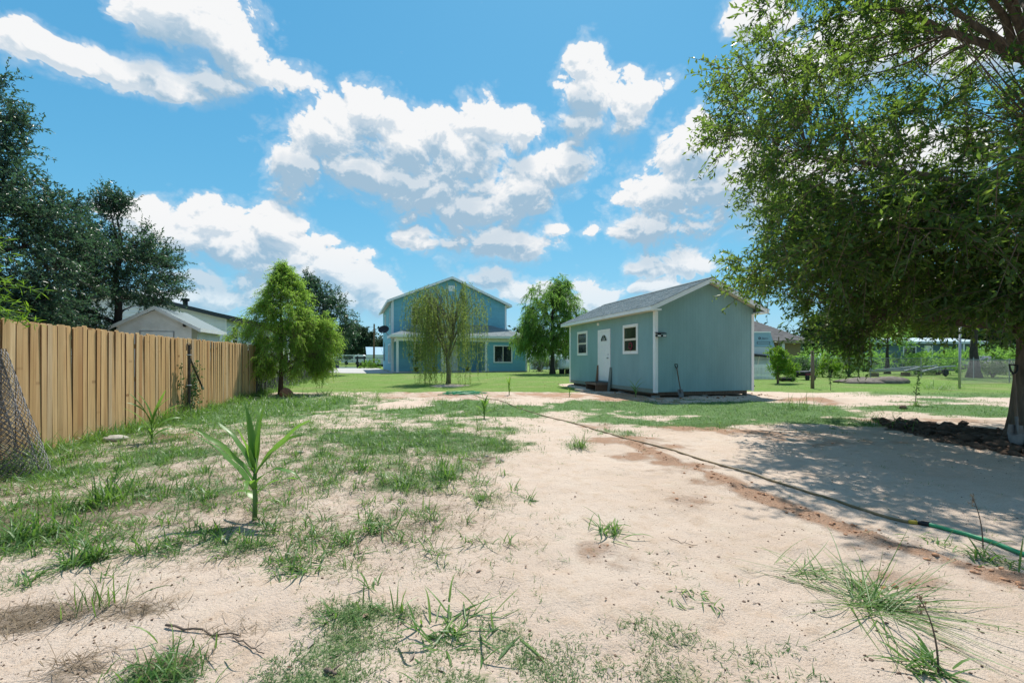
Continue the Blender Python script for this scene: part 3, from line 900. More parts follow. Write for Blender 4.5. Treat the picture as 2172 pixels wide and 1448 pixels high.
gx = grow(-5.5, 8.0, .05, -700, 700, 1.08)
gy = grow(.8, 8.0, .035, -60, 1500, 1.04)
GX, GY = np.meshgrid(gx, gy)
fx, fy = GX.ravel(), GY.ravel()
zz = terrain(fx, fy)
nx_, ny_ = len(gx), len(gy)
ii = (np.arange(ny_ - 1)[:, None] * nx_ + np.arange(nx_ - 1)[None, :]).ravel()
gf = np.stack([ii, ii + 1, ii + nx_ + 1, ii + nx_], 1)
_, dep = cam_xy(fx, fy)
ground = link('ground', arr_mesh('ground', np.stack([fx, fy, zz], 1), gf, M['ground'], smooth=True, attrs=dict(
    grass=grass_cover(fx, fy) * (.62 + .38 * sstep(4, 8, dep)), clay=clay_cover(fx, fy), soil=soil_cover(fx, fy), thatch=thatch_cover(fx, fy), lawn=sstep(16, 19, dep))))
tag(ground, kind='structure')

# drive and pad of concrete beside the house
HOUSE_RZ = math.radians(4.66)
H0 = P(832, 762, 40); H0 = Vector((H0.x, H0.y, .15))      # near left corner of the upper floor
hu = Vector((math.cos(HOUSE_RZ), math.sin(HOUSE_RZ), 0)); hv = Vector((-math.sin(HOUSE_RZ), math.cos(HOUSE_RZ), 0))


def hw(u, v, z=0.0): return H0 + hu * u + hv * v + Vector((0, 0, z))


pad = MB()
ol = [(-.2, -3.2), (-1.8, -3.3), (-4.0, -1.8), (-6.5, 3.5), (-7.2, 9), (-6.8, 20), (-.2, 20)]
pad.prism([hw(u, v, -.12) for u, v in ol], (0, 0, .165))
tag(pad.build('driveway', M['concrete']), kind='structure')

# ================================================================== WOODEN PICKET FENCE
FX = -4.74
fence = empty('picket_fence', (FX, 12, 0), 0, 'tall honey-coloured wooden picket fence with dog-eared tops along the left of the yard', 'fence')
rg = rgen(3)


def picket_mesh(w, h, t=.02, bow=0.0):
    c = w * .22
    o = [(0, -w / 2, -.06), (0, w / 2, -.06), (0, w / 2 + bow, h - c), (0, w / 2 - c + bow, h), (0, -w / 2 + c + bow, h), (0, -w / 2 + bow, h - c)]
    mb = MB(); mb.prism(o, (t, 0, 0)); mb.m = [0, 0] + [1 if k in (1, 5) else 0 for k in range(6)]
    return mb.mesh('picket', [M['picket'], M['picket_edge_shade']])


PW = ((.096, 1.80, 0), (.101, 1.815, .004), (.104, 1.79, -.004), (.099, 1.805, .002), (.094, 1.81, -.005), (.103, 1.80, .004))
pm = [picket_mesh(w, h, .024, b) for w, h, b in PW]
yy = 4.2
while yy < 18.0:
    i = int(rg.integers(0, len(pm)))
    w = PW[i][0]
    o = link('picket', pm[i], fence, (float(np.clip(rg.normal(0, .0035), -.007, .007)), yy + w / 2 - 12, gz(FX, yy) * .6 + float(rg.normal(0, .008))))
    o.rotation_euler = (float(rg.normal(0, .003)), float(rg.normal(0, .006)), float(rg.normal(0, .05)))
    yy += w + float(rg.choice([.007, .009, .011, .013]))
for z in (.25, .92, 1.55):
    for y0, y1 in ((4.1, 8.7), (8.71, 13.4), (13.41, 18.0)):
        MB().box(-.042, -.004, y0 - 12, y1 - 12, z - .045, z + .045).build('rail', M['rail'], fence)
for y in (4.3, 6.6, 9, 11.4, 13.8, 16.2, 17.9):
    MB().box(-.135, -.044, y - .045 - 12, y + .045 - 12, -.2, 1.72).build('post', M['rail'], fence)

# older dark board fence that carries the line on
dfence = empty('board_fence', (FX - .05, 22, 0), 0, 'weathered dark grey board fence beyond the end of the honey-coloured picket fence', 'fence')
bm_ = MB().box(0, .02, -.075, .075, -.05, 1.5).mesh('board', M['dark_board'])
yy = 18.2
while yy < 33:
    o = link('board', bm_, dfence, (float(rg.normal(0, .01)), yy - 22, gz(FX, yy) + float(rg.normal(0, .025))))
    o.rotation_euler = (float(rg.normal(0, .01)), float(rg.normal(0, .02)), 0)
    yy += float(rg.choice([.155, .16, .17, .2]))
for z in (.35, 1.2):
    MB().box(-.05, -.004, 18.1 - 22, 33.1 - 22, z - .045, z + .045).build('rail', M['dark_board'], dfence)

# steel gate post with its brace
gp = Vector((FX + .2, 12.1, 0)); gp.z = gz(gp.x, gp.y)
post = empty('steel_gate_post', gp, 0, 'rusty dark steel gate post with a slanting brace by the picket fence', 'post')
MB().tube([(0, 0, -.2), (0, 0, 1.66)], .033, 10).build('pole', M['steel'], post)
MB().tube([(0, 0.03, 1.36), (.04, .62, .66)], [.02, .02], 8).build('brace', M['steel'], post)
MB().tube([(.04, .62, .66), (.045, .68, .585)], .028, 8).build('brace_cap', M['galv'], post)
b = MB()
for z in (1.42, .72):
    b.tube([(.042 * math.cos(a), .042 * math.sin(a), z) for a in np.linspace(0, 6.28, 13)], .012, 6)
    b.tube([(0, -.04, z), (0, -.12, z + .005)], .012, 6)
b.build('hinge_band', M['galv'], post)
MB().tube([(0, -.13, 1.52), (0, -.14, 1.62), (0, -.11, 1.68), (0, 0, 1.69), (0, .10, 1.67), (0, .13, 1.62), (0, .12, 1.55)], .009, 6).build('top_loop', M['steel'], post)

# ================================================================== TEAL SHED
SX, SY, SW, SL = SHED
shed = empty('garden_shed', (SX, SY, 0), 0, 'teal garden shed with white corner trim, a white door and a grey shingle roof', 'shed')
ZB, ZT, SLP = .21, 2.90, .444
OV = .35
ZE = 3.05                         # top of the roof at the eaves


def roof_z(x):                    # top of the roof above local x
    return ZE + SLP * (OV + min(x, SW - x))


def wall_strip(mb, p0, p1, z0, za, zb, nrm, t):
    """vertical strip between ground points p0,p1, its top running za..zb, pushed outwards by t"""
    n = Vector(nrm) * t
    mb.prism([(p0[0], p0[1], z0), (p1[0], p1[1], z0), (p1[0], p1[1], zb), (p0[0], p0[1], za)], n)


def grooved(p_start, p_end, nrm, top, name):
    """sheets of grooved siding along a wall, four feet each"""
    a, b_ = Vector(p_start), Vector(p_end)
    Lw = (b_ - a).length; u = (b_ - a) / Lw
    s = 0.0
    while s < Lw - .01:
        e = min(s + 1.22, Lw)
        mb = MB()
        x = s + .0004
        while x < e - .002:
            x2 = min(x + .1015, e - .0004)
            q0, q1 = a + u * x, a + u * x2
            wall_strip(mb, q0, q1, ZB, top(q0), top(q1), nrm, -.012)
            if x2 < e - .01:
                g1 = min(x2 + .006, e - .0004)
                h0, h1 = a + u * x2 - Vector(nrm) * .0035, a + u * g1 - Vector(nrm) * .0035
                wall_strip(mb, h0, h1, ZB, top(h0), top(h1), nrm, -.004)
            x = x2 + .006
        mb.build(name, M['teal'], shed)
        s = e


gable_top = lambda q: roof_z(q.x) - .13
flat_top = lambda q: ZT
grooved((0, 0, 0), (SW, 0, 0), (0, -1, 0), gable_top, 'siding_panel')
grooved((0, 0, 0), (0, SL, 0), (-1, 0, 0), flat_top, 'siding_panel')
grooved((SW, 0, 0), (SW, SL, 0), (1, 0, 0), flat_top, 'siding_panel')
grooved((0, SL, 0), (SW, SL, 0), (0, 1, 0), gable_top, 'siding_panel')
for cx, cy in ((0, 0), (SW, 0), (0, SL), (SW, SL)):
    sxn, syn = (-1 if cx == 0 else 1), (-1 if cy == 0 else 1)
    c = MB()
    x0, x1 = sorted((cx + sxn * .02, cx - sxn * .085)); y0, y1 = sorted((cy, cy + syn * .02))
    c.box(x0, x1, y0, y1, ZB - .02, ZT - .003)
    x0, x1 = sorted((cx, cx + sxn * .02)); y0, y1 = sorted((cy - .0005 * syn, cy - syn * .12))
    c.box(x0, x1, y0, y1, ZB - .02, ZT - .003)
    c.build('corner_trim', M['white'], shed)
MB().box(-.018, 0, .125, SL - .125, ZB - .04, ZB + .10).build('skirting_board', M['teal_trim'], shed)
MB().box(.14, SW - .14, .14, SL - .14, ZB - .13, ZB).build('floor_frame', M['post_wood'], shed)
for x in (.1, SW * .5, SW - .15):
    for y in (.15, SL * .33, SL * .66, SL - .2):
        MB().box(x - .1, x + .1, y - .1, y + .1, -.12, ZB - .131).build('foundation_block', M['block'], shed)
# roof: two slopes, shingled
rs, re = -.33, SL + .30
for side in (0, 1):
    mx = (lambda x: x) if side == 0 else (lambda x: SW - x)
    sl = MB()
    o = [(mx(-OV), rs, ZE - .02), (mx(SW / 2), rs, roof_z(SW / 2) - .02), (mx(SW / 2), rs, roof_z(SW / 2) - .10), (mx(-OV), rs, ZE - .10)]
    sl.prism(o, (0, re - rs, 0)).build('roof_deck', M['cream'], shed)
    # courses of tabs
    rg = rgen(10 + side); V, Fc, var = [], [], []
    run = OV + SW / 2; sl_len = run * math.sqrt(1 + SLP ** 2); ux, uz = 1 / math.sqrt(1 + SLP ** 2), SLP / math.sqrt(1 + SLP ** 2)
    ncr = int(sl_len / .142) + 1
    for c in range(ncr):
        s0 = -.03 + c * .142; s1 = min(s0 + .20, sl_len)
        y = rs - .03 - (c % 2) * .15 - rg.random() * .05
        while y < re + .03:
            w = .14 + rg.random() * .17
            ya, yb = max(y, rs - .03), min(y + w - .006, re + .03)
            if yb > ya + .01:
                lift = .012 + rg.random() * .007
                bq = len(V)
                for s, dz in ((s0, lift), (s1, .002), (s0, lift - .012), (s1, -.006)):
                    for yv in (ya, yb):
                        V.append((mx(-OV + s * ux - dz * uz), yv, ZE - .02 + s * uz + dz * ux))
                Fc += [(bq, bq + 1, bq + 3, bq + 2), (bq, bq + 4, bq + 5, bq + 1), (bq, bq + 2, bq + 6, bq + 4), (bq + 1, bq + 5, bq + 7, bq + 3)]
                var += [float(np.clip(rg.normal(.5, .25), 0, 1))] * 8
            y += w
    o = link('shingles', arr_mesh('shingles', np.array(V), np.array(Fc), M['shingle'], np.array(var)), shed)
    tag(o, kind='stuff')
    MB().box(*sorted((mx(-OV - .018), mx(-OV - .0005))), rs, re, ZE - .15, ZE - .022).build('fascia', M['white'], shed)
    MB().box(*sorted((mx(-OV), mx(-.0205))), rs + .002, re - .002, ZE - .15, ZE - .138).build('soffit', M['cream'], shed)
    # rake boards front and back, boxed at the eave
    for yr, sg in ((rs, -1), (re, 1)):
        k = MB()
        zt = lambda x: ZE + SLP * (OV + x) - .024
        k.prism([(mx(-OV), yr, zt(-OV)), (mx(SW / 2), yr, zt(SW / 2)), (mx(SW / 2), yr, zt(SW / 2) - .15), (mx(-OV), yr, zt(-OV) - .15)], (0, sg * .02, 0))
        k.build('rake_board', M['white'], shed)
    k = MB()
    x0, x1 = sorted((mx(-OV), mx(.02)))
    k.box(x0, x1, rs + .001, -.001, ZE - .152, ZE - .1).build('eave_return', M['white'], shed)
ridge = MB()
y = rs - .03
while y < re:
    ridge.prism([(SW / 2 - .14, y, roof_z(SW / 2) - .048), (SW / 2, y, roof_z(SW / 2) + .018), (SW / 2 + .14, y, roof_z(SW / 2) - .048), (SW / 2, y, roof_z(SW / 2))], (0, .19, 0)); y += .19
rc = ridge.build('ridge_cap', M['shingle'], shed)


# openings on the long wall (x = 0, looking towards -x); y is the distance from the near corner
def shed_window(yc, z0, z1, w, wreath):
    wn = MB()
    t = .085
    wn.box(-.028, -.001, yc - w / 2, yc + w / 2, z1 - t, z1); wn.box(-.028, -.001, yc - w / 2, yc + w / 2, z0, z0 + t)
    wn.box(-.028, -.001, yc - w / 2, yc - w / 2 + t, z0 + t + .0005, z1 - t - .0005); wn.box(-.028, -.001, yc + w / 2 - t, yc + w / 2, z0 + t + .0005, z1 - t - .0005)
    wi = wn.build('window', M['white'], shed)
    a, b_ = yc - w / 2 + t, yc + w / 2 - t
    zm = (z0 + z1) / 2
    f = MB(); s = .035
    for za, zb, x in ((zm - .01, z1 - t, -.016), (z0 + t, zm - .012, -.010)):
        f.box(x - .012, x, a, b_, zb - s, zb); f.box(x - .012, x, a, b_, za, za + s)
        f.box(x - .012, x, a, a + s, za + s + .0005, zb - s - .0005); f.box(x - .012, x, b_ - s, b_, za + s + .0005, zb - s - .0005)
    f.build('sash', M['cream'], wi)
    MB().box(-.0085, -.004, a, b_, zm, z1 - t - .001).build('pane', M['glass_green'], wi)
    MB().box(-.0065, -.002, a, b_, z0 + t + .001, zm - .001).build('pane', M['glass'], wi)
    if wreath:
        r = MB()
        r.tube([(-.0125, yc - .02 + .11 * math.cos(q), z0 + .30 + .11 * math.sin(q)) for q in np.linspace(.5, 6.4, 22)], [.026 + .008 * math.sin(k * 2.1) for k in range(22)], 6)
        r.tube([(-.0125, yc - .02, z0 + .2), (-.0125, yc - .06, z0 + .1)], .02, 5)
        r.build('wreath', M['red'], wi)


shed_window(1.63, 1.50, 2.58, 1.08, True)
shed_window(5.97, 1.48, 2.58, 1.12, False)
dy, dw, dz0, dz1 = 3.76, 1.12, .40, 2.53
dr = MB(); t = .09
dr.box(-.03, -.0005, dy - dw / 2, dy - dw / 2 + t, dz0, dz1 - t - .0005); dr.box(-.03, -.0005, dy + dw / 2 - t, dy + dw / 2, dz0, dz1 - t - .0005); dr.box(-.03, -.0005, dy - dw / 2, dy + dw / 2, dz1 - t, dz1)
frame = dr.build('door_frame', M['white'], shed)
a, b_ = dy - dw / 2 + t, dy + dw / 2 - t
slab = MB().box(-.016, -.001, a + .004, b_ - .004, dz0 + .02, dz1 - t - .004).build('door', M['door'], shed)
fan = MB(); ctr = (a + b_) / 2; zf = 2.05; R_ = .28
pts = [(-.024, ctr + R_ * math.cos(q), zf + R_ * .92 * math.sin(q)) for q in np.linspace(0, math.pi, 17)]
fan.prism(pts, (.006, 0, 0)).build('fanlight', M['glass_green'], slab)
mu = MB()
mu.tube(pts + [pts[0]], .009, 5)
for q in (.79, 1.571, 2.356):
    mu.tube([(-.026, ctr, zf), (-.026, ctr + R_ * math.cos(q), zf + R_ * .92 * math.sin(q))], .004, 4)
mu.tube([(-.026, ctr + .12 * math.cos(q), zf + .11 * math.sin(q)) for q in np.linspace(0, math.pi, 9)], .004, 4)
mu.build('muntin', M['door'], slab)
pn = MB()
for ya, yb, za, zb in ((a + .11, ctr - .05, .6, 1.9), (ctr + .05, b_ - .11, .6, 1.9)):
    for (p0, p1) in (((ya, za), (yb, za)), ((yb, za), (yb, zb)), ((yb, zb), (ya, zb)), ((ya, zb), (ya, za))):
        pn.tube([(-.017, p0[0], p0[1]), (-.017, p1[0], p1[1])], .009, 5)
pn.build('door_panel', M['door'], slab)
kb = MB(); kb.lathe([(.0, .07), (.03, .062), (.034, .04), (.02, .015), (.03, 0)], 10, Matrix.Translation((-.016, a + .09, 1.36)) @ Euler((0, -math.pi / 2, 0)).to_matrix().to_4x4())
kb.lathe([(.0, .02), (.025, .015), (.026, 0)], 10, Matrix.Translation((-.016, a + .09, 1.50)) @ Euler((0, -math.pi / 2, 0)).to_matrix().to_4x4())
kb.build('door_knob', M['galv'], slab)
# round alarm above the door
MB().lathe([(0, .05), (.05, .045), (.07, .02), (.07, 0)], 14, Matrix.Translation((-.001, 4.32, 2.79)) @ Euler((0, -math.pi / 2, 0)).to_matrix().to_4x4()).build('round_lamp', M['white'], shed, True)
# twin floodlight on the near corner
fl = empty('floodlight', (SX + .12, SY - .022, 2.12), 0, 'small black twin floodlight on the near corner of the teal shed', 'floodlight')
MB().box(-.06, .06, -.03, -.001, -.05, .05).build('bracket', M['black'], fl)
MB().prism([(-.19, -.03, .06), (.19, -.03, .06), (.17, -.20, .02), (-.17, -.20, .02)], (0, .01, .02)).build('solar_panel', M['black'], fl)
for s in (-1, 1):
    hd = MB().box(-.075 + s * .1, .075 + s * .1, -.17, -.05, -.075, -.01).build('lamp_head', M['black'], fl)
    MB().box(-.06 + s * .1, .06 + s * .1, -.176, -.1705, -.068, -.018).build('lens', M['lens'], hd)
MB().box(SW + .021, SW + .05, -.03, .10, ZB + .13, ZB + .17).build('cable_clip', M['black'], shed)

# steps and planks at the shed door
st = empty('door_step', (SX, SY + dy, 0), 0, 'dark wooden step heaped with boards below the white shed door', 'step')
MB().box(-.62, -.03, -.52, .55, .28, .37).build('tread', M['post_wood'], st)
for yv in (-.44, .46): MB().box(-.6, -.06, yv - .03, yv + .03, -.05, .279).build('riser', M['plank_brown'], st)
MB().box(-.6, -.04, -.42, .44, .3715, .385).build('door_mat', M['black'], st)
for nm, loc, rot, (w, h, t2), mt, lab in (
        ('plank', (SX - .12, SY + dy - .62, 0), (.0, .12, .10), (.15, .95, .04), M['plank_green'], 'grey green plank leaning beside the white shed door, the taller of two'),
        ('plank', (SX - .10, SY + dy + .56, 0), (.0, .10, -.03), (.16, .92, .04), M['plank_brown'], 'reddish brown plank leaning on the far side of the white shed door')):
    o = MB().box(-t2 / 2, t2 / 2, -w / 2, w / 2, -.06 if mt is M['plank_green'] else 0.06, h).build(nm, mt, None, False, loc)
    o.rotation_euler = rot; o.location.z = gz(loc[0], loc[1]) + (.02 if mt is M['plank_green'] else .1)
    tag(o, lab, 'plank')
o = MB().box(-.19, .19, -.34, .34, 0, .1).build('paving_slab', M['stone'], None, False, (SX - .98, SY + dy - .05, gz(SX - .98, SY + dy - .05) - .01), .1)
tag(o, 'pale concrete slab lying in front of the dark step at the shed door', 'slab')

# shovel against the gable wall
shp = Vector((SX + .80, SY - .30, 0)); shp.z = gz(shp.x, shp.y)


def shovel(name, base, lean, rz, label, L=1.02):
    s = empty(name, base, rz, label, 'shovel'); s.rotation_euler = (lean[0], lean[1], rz)
    bl = MB()
    prof = [(-.10, .30), (-.115, .18), (-.10, .06), (-.05, -.02), (0, -.055), (.05, -.02), (.10, .06), (.115, .18), (.10, .30)]
    bl.poly([(x, .03 * (abs(x) / .115) ** 2, z) for x, z in prof]); bl.poly([(x, .006 + .03 * (abs(x) / .115) ** 2, z) for x, z in reversed(prof)])
    bl.tube([(0, .004, .16), (0, .008, .42)], [.012, .022], 8)
    bl.build('blade', M['blade_steel'], s)
    MB().tube([(0, .008, .40), (0, .008, L)], .017, 8).build('shaft', M['handle_wood'], s)
    g = MB()
    g.tube([(0, .008, L - .02), (-.045, .008, L + .05), (-.055, .008, L + .13), (.055, .008, L + .13), (.045, .008, L + .05), (0, .008, L - .02)], .014, 6)
    g.build('grip', M['black'], s)
    return s


shovel('shovel', shp, (-.26, 0), .06, 'shovel with a black D-shaped grip leaning on the gable wall of the teal shed')

# ================================================================== BLUE HOUSE
house = empty('house', H0, HOUSE_RZ, 'two-storey blue house with lap siding, a low-pitched gable and a covered back porch', 'house')
WU, DU = 10.55, 11.9             # upper block
ZU, SP = 6.30, .415
U0, U1, FV = .22, 11.74, -2.4    # lower front
EXPO = .19


def lap(p0, p1, z0, z1, nrm, name='siding_board', clip=None, parent=None, mt=None):
    """lap siding from p0 to p1 (local ground points): each board leans out over the one below"""
    p0, p1, n = Vector(p0), Vector(p1), Vector(nrm)
    parent = parent or house; mt = mt or M['blue']
    Lw = (p1 - p0).length; u = (p1 - p0) / Lw
    z = z0
    while z < z1 - .01:
        zt = min(z + EXPO, z1)
        a0, b0 = (0, Lw) if clip is None else clip(z)
        a1, b1 = (0, Lw) if clip is None else clip(zt)
        if b0 - a0 < .05: break
        if b1 < a1: a1 = b1 = (a0 + b0) / 2
        up = Vector((0, 0, 1))
        v = [p0 + u * a0 + up * z + n * .030, p0 + u * b0 + up * z + n * .030, p0 + u * b1 + up * (zt + .004) + n * .006, p0 + u * a1 + up * (zt + .004) + n * .006,
             p0 + u * a0 + up * z, p0 + u * b0 + up * z, p0 + u * b1 + up * zt, p0 + u * a1 + up * zt]
        mb = MB(); mb.v = [tuple(q) for q in v]
        mb.f = [(0, 1, 2, 3), (4, 0, 3, 7), (5, 6, 2, 1), (4, 5, 1, 0), (3, 2, 6, 7), (4, 7, 6, 5)]; mb.m = [0] * 6
        mb.build(name, mt, parent)
        z = zt


def gclip(z):
    if z <= ZU: return (0, WU)
    k = (z - ZU) / SP
    return (k, WU - k)


lap((0, 0, 0), (WU, 0, 0), 3.0, ZU + SP * WU / 2, (0, -1, 0), clip=gclip)
lap((0, 0, 0), (U1 - 3.9, 0, 0), .12, 3.0, (0, -1, 0))                    # back of the porch
lap((0, DU, 0), (0, 0, 0), .12, ZU, (-1, 0, 0))
lap((U1 - 3.9, FV, 0), (U1, FV, 0), .12, 3.02, (0, -1, 0))                # room beside the porch
lap((U1 - 3.9, 0, 0), (U1 - 3.9, FV, 0), .12, 3.02, (-1, 0, 0))
lap((U1, FV, 0), (U1, 5, 0), .12, 3.02, (1, 0, 0))
lap((WU, 0, 0), (WU, DU, 0), 3.0, ZU, (1, 0, 0))
MB().box(.01, WU - .01, .01, DU, 0, ZU).build('wall_core', M['blue'], house)
core2 = MB().box(U1 - 3.89, U1 - .01, FV + .01, -.001, 0, 3.0)
core2.box(WU + .001, U1 - .01, .001, 5, 0, 3.0); core2.build('wall_core', M['blue'], house)
for x, y, z0, z1, s in ((0, 0, .1, ZU + .02, 1), (WU, 0, 3.2, ZU + .02, -1), (U1, FV, .1, 2.95, -1), (U1 - 3.9, FV, .1, 2.95, 1)):
    c = MB(); x0, x1 = sorted((x - s * .028, x + s * .12))
    c.box(x0, x1, y - .05, y - .0225, z0, z1)
    x0, x1 = sorted((x - s * .05, x - s * .0225)); c.box(x0, x1, y - .05, y + .12, z0 + .001, z1 - .001)
    c.build('corner_trim', M['white'], house)
# main roof
zr = ZU + .16
for s in (0, 1):
    mx = (lambda x: x) if s == 0 else (lambda x: WU - x)
    f = lambda x: zr + SP * x
    MB().prism([(mx(-.45), -.42, f(-.45)), (mx(WU / 2), -.42, f(WU / 2)), (mx(WU / 2), -.42, f(WU / 2) + .05), (mx(-.45), -.42, f(-.45) + .05)], (0, DU + .8, 0)).build('roof_slope', M['shingle_dark'], house)
    MB().prism([(mx(-.45), -.44, f(-.45) - .17), (mx(WU / 2), -.44, f(WU / 2) - .17), (mx(WU / 2), -.44, f(WU / 2) + .035), (mx(-.45), -.44, f(-.45) + .035)], (0, .03, 0)).build('rake_board', M['white'], house)
    MB().prism([(mx(-.45), -.40, f(-.45) - .12), (mx(WU / 2), -.40, f(WU / 2) - .12), (mx(WU / 2), -.40, f(WU / 2) - .005), (mx(-.45), -.40, f(-.45) - .005)], (0, DU + .75, 0)).build('soffit', M['cream'], house)
    MB().box(*sorted((mx(-.48), mx(-.4505))), -.44, DU + .38, f(-.45) - .17, f(-.45) + .03).build('fascia', M['white'], house)
# lower hipped roof
e0, e1, ev = U0 - .55, U1 + .42, FV - .45
ze, zt = 3.20, 4.36
ta, tb = 3.0, 8.9
lr = MB()
lr.poly([(e0, ev, ze), (e1, ev, ze), (tb, -.03, zt), (ta, -.03, zt)])
lr.poly([(e0, 1.2, ze), (e0, ev, ze), (ta, -.03, zt)])
lr.poly([(e1, ev, ze), (e1, 5, ze), (tb, 5, zt), (tb, -.03, zt)])
lr.poly([(e0, ev, ze - .03), (ta, -.03, zt - .03), (tb, -.03, zt - .03), (e1, ev, ze - .03)])
lr.build('porch_roof', M['shingle'], house)
# a few proud courses so that the near roof reads as shingled
V, Fc, var = [], [], []; rg = rgen(77)
sl = (zt - ze) / (-.03 - ev)
for c in range(20):
    v0 = ev + c * .145; v1 = v0 + .15
    if v1 > -.05: break
    f0 = (v0 - ev) / (-.03 - ev)
    x = e0 + (ta - e0) * f0 + .05; xe = e1 + (tb - e1) * f0 - .05
    while x < xe:
        w = min(.3 + rg.random() * .35, xe - x)
        bq = len(V)
        V += [(x, v0, ze + (v0 - ev) * sl + .022), (x + w - .01, v0, ze + (v0 - ev) * sl + .022), (x + w - .01, v1, ze + (v1 - ev) * sl + .006), (x, v1, ze + (v1 - ev) * sl + .006)]
        Fc.append((bq, bq + 1, bq + 2, bq + 3)); var += [float(np.clip(rg.normal(.55, .25), 0, 1))] * 4
        x += w
tag(link('shingles', arr_mesh('shingles', np.array(V), np.array(Fc), M['shingle'], np.array(var)), house), kind='stuff')
fs = MB(); fs.box(e0, e1, ev - .025, ev, ze - .2, ze + .015); fs.build('porch_fascia', M['white'], house)
fs = MB(); fs.box(e0 - .025, e0 - .0005, ev - .025, 1.2, ze - .2, ze + .014); fs.build('porch_fascia', M['white'], house)
fs = MB(); fs.box(e1 + .0005, e1 + .025, ev - .025, 5, ze - .2, ze + .014); fs.build('porch_fascia', M['white'], house)
MB().box(e0, e1, ev, FV + .1, ze - .2, ze - .185).build('porch_soffit', M['cream'], house)
MB().box(e0, U1 - 3.93, FV + .1005, -.03, ze - .2, ze - .185).build('porch_ceiling', M['cream'], house)
MB().box(U0 - .08, U1 + .03, FV - .06, FV - .024, 2.70, 2.985).build('beam', M['white'], house)
MB().box(U0 - .08, U0 - .02, FV - .02, -.03, 2.70, 2.98).build('beam', M['white'], house)
MB().box(-.25, U1 - 3.95, FV - .35, -.002, -.12, .10).build('porch_slab', M['concrete'], house)
MB().box(U1 - 3.95, U1 + .05, FV - .02, 0, -.12, .118).build('foundation', M['concrete'], house)
MB().box(-.03, 0.3, .01, DU, -.12, .118).build('foundation', M['concrete'], house)
for u in (U0, 3.95):
    MB().box(u - .09, u + .09, FV - .09, FV + .09, .101, 2.699).build('porch_post', M['white'], house)


def house_window(axis, c, w, z0, z1, plane, slider=False):
    """axis 'u': on a front wall at v=plane ; 'v': on the left wall"""
    def bx(mb, a0, a1, d0, d1, za, zb):
        if axis == 'u': mb.box(a0, a1, plane - d1, plane - d0, za, zb)
        else: mb.box(plane - d1, plane - d0, a0, a1, za, zb)
    t = .10
    f = MB()
    bx(f, c - w / 2, c + w / 2, .0225, .06, z1 - t, z1); bx(f, c - w / 2, c + w / 2, .0225, .065, z0, z0 + t)
    bx(f, c - w / 2, c - w / 2 + t, .0225, .06, z0 + t + .001, z1 - t - .001); bx(f, c + w / 2 - t, c + w / 2, .0225, .06, z0 + t + .001, z1 - t - .001)
    wi = f.build('window', M['white'], house)
    a0, a1 = c - w / 2 + t, c + w / 2 - t
    s = MB()
    if slider: bx(s, c - .035, c + .035, .036, .05, z0 + t, z1 - t)
    else: bx(s, a0, a1, .036, .05, (z0 + z1) / 2 - .03, (z0 + z1) / 2 + .03)
    for q0, q1 in ((a0, a0 + .03), (a1 - .03, a1)): bx(s, q0, q1, .035, .049, z0 + t, z1 - t)
    s.build('sash', M['cream'], wi)
    if slider:
        for q0, q1 in ((a0, c - .001), (c + .001, a1)):
            p = MB(); bx(p, q0, q1, .0225, .034, z0 + t - .002, z1 - t + .002); p.build('pane', M['glass'], wi)
    else:
        zm = (z0 + z1) / 2
        for za, zb in ((z0 + t - .002, zm - .001), (zm + .001, z1 - t + .002)):
            p = MB(); bx(p, a0, a1, .0225, .034, za, zb); p.build('pane', M['glass'], wi)


house_window('u', 2.15, 1.08, 4.12, 5.88, 0)
house_window('u', 2.42, 1.08, .92, 2.62, 0)
house_window('u', 9.45, 1.80, .84, 2.42, FV, True)
house_window('v', 1.9, .9, 4.3, 5.8, 0); house_window('v', 8.2, .9, 4.3, 5.8, 0)
house_window('v', 1.9, .8, .8, 2.6, 0); house_window('v', 3.6, .8, .8, 2.6, 0)
# glazed back door
dd = MB(); dd.box(4.4, 4.5, -.06, -.0225, .101, 2.35); dd.box(5.75, 5.85, -.06, -.0225, .101, 2.35); dd.box(4.4, 5.85, -.06, -.0225, 2.351, 2.46)
dd.build('door_frame', M['white'], house)
dsl = MB().box(4.51, 5.74, -.045, -.023, .105, 2.345).build('door', M['white_ply'], house)
MB().box(4.66, 5.59, -.052, -.0455, .35, 2.2).build('pane', M['lens'], dsl)
MB().tube([(4.6, -.05, 1.05), (4.6, -.1, 1.05), (4.6, -.1, 1.2)], .018, 6).build('handle', M['blackmetal'], dsl)
mt_ = MB().box(-.16, -.0225, 9.1, 9.5, 1.0, 1.7); mt_.box(-.1, -.0225, 9.25, 9.33, 1.7, 3.0); mt_.build('meter_box', M['galv'], house)

MB().box(-.10, -.04, -.11, -.05, .15, ZU - .2).build('downspout', M['white'], house)
MB().box(WU / 2 - .3, WU / 2 + .3, -.05, -.031, ZU + 1.1, ZU + 1.6).build('gable_vent', M['white'], house)
MB().lathe([(.06, -.3), (.06, .35), (0, .36)], 10, Matrix.Translation((WU * .68, 4.5, ZU + SP * WU * .32 + .2))).build('vent_pipe', M['galv'], house)
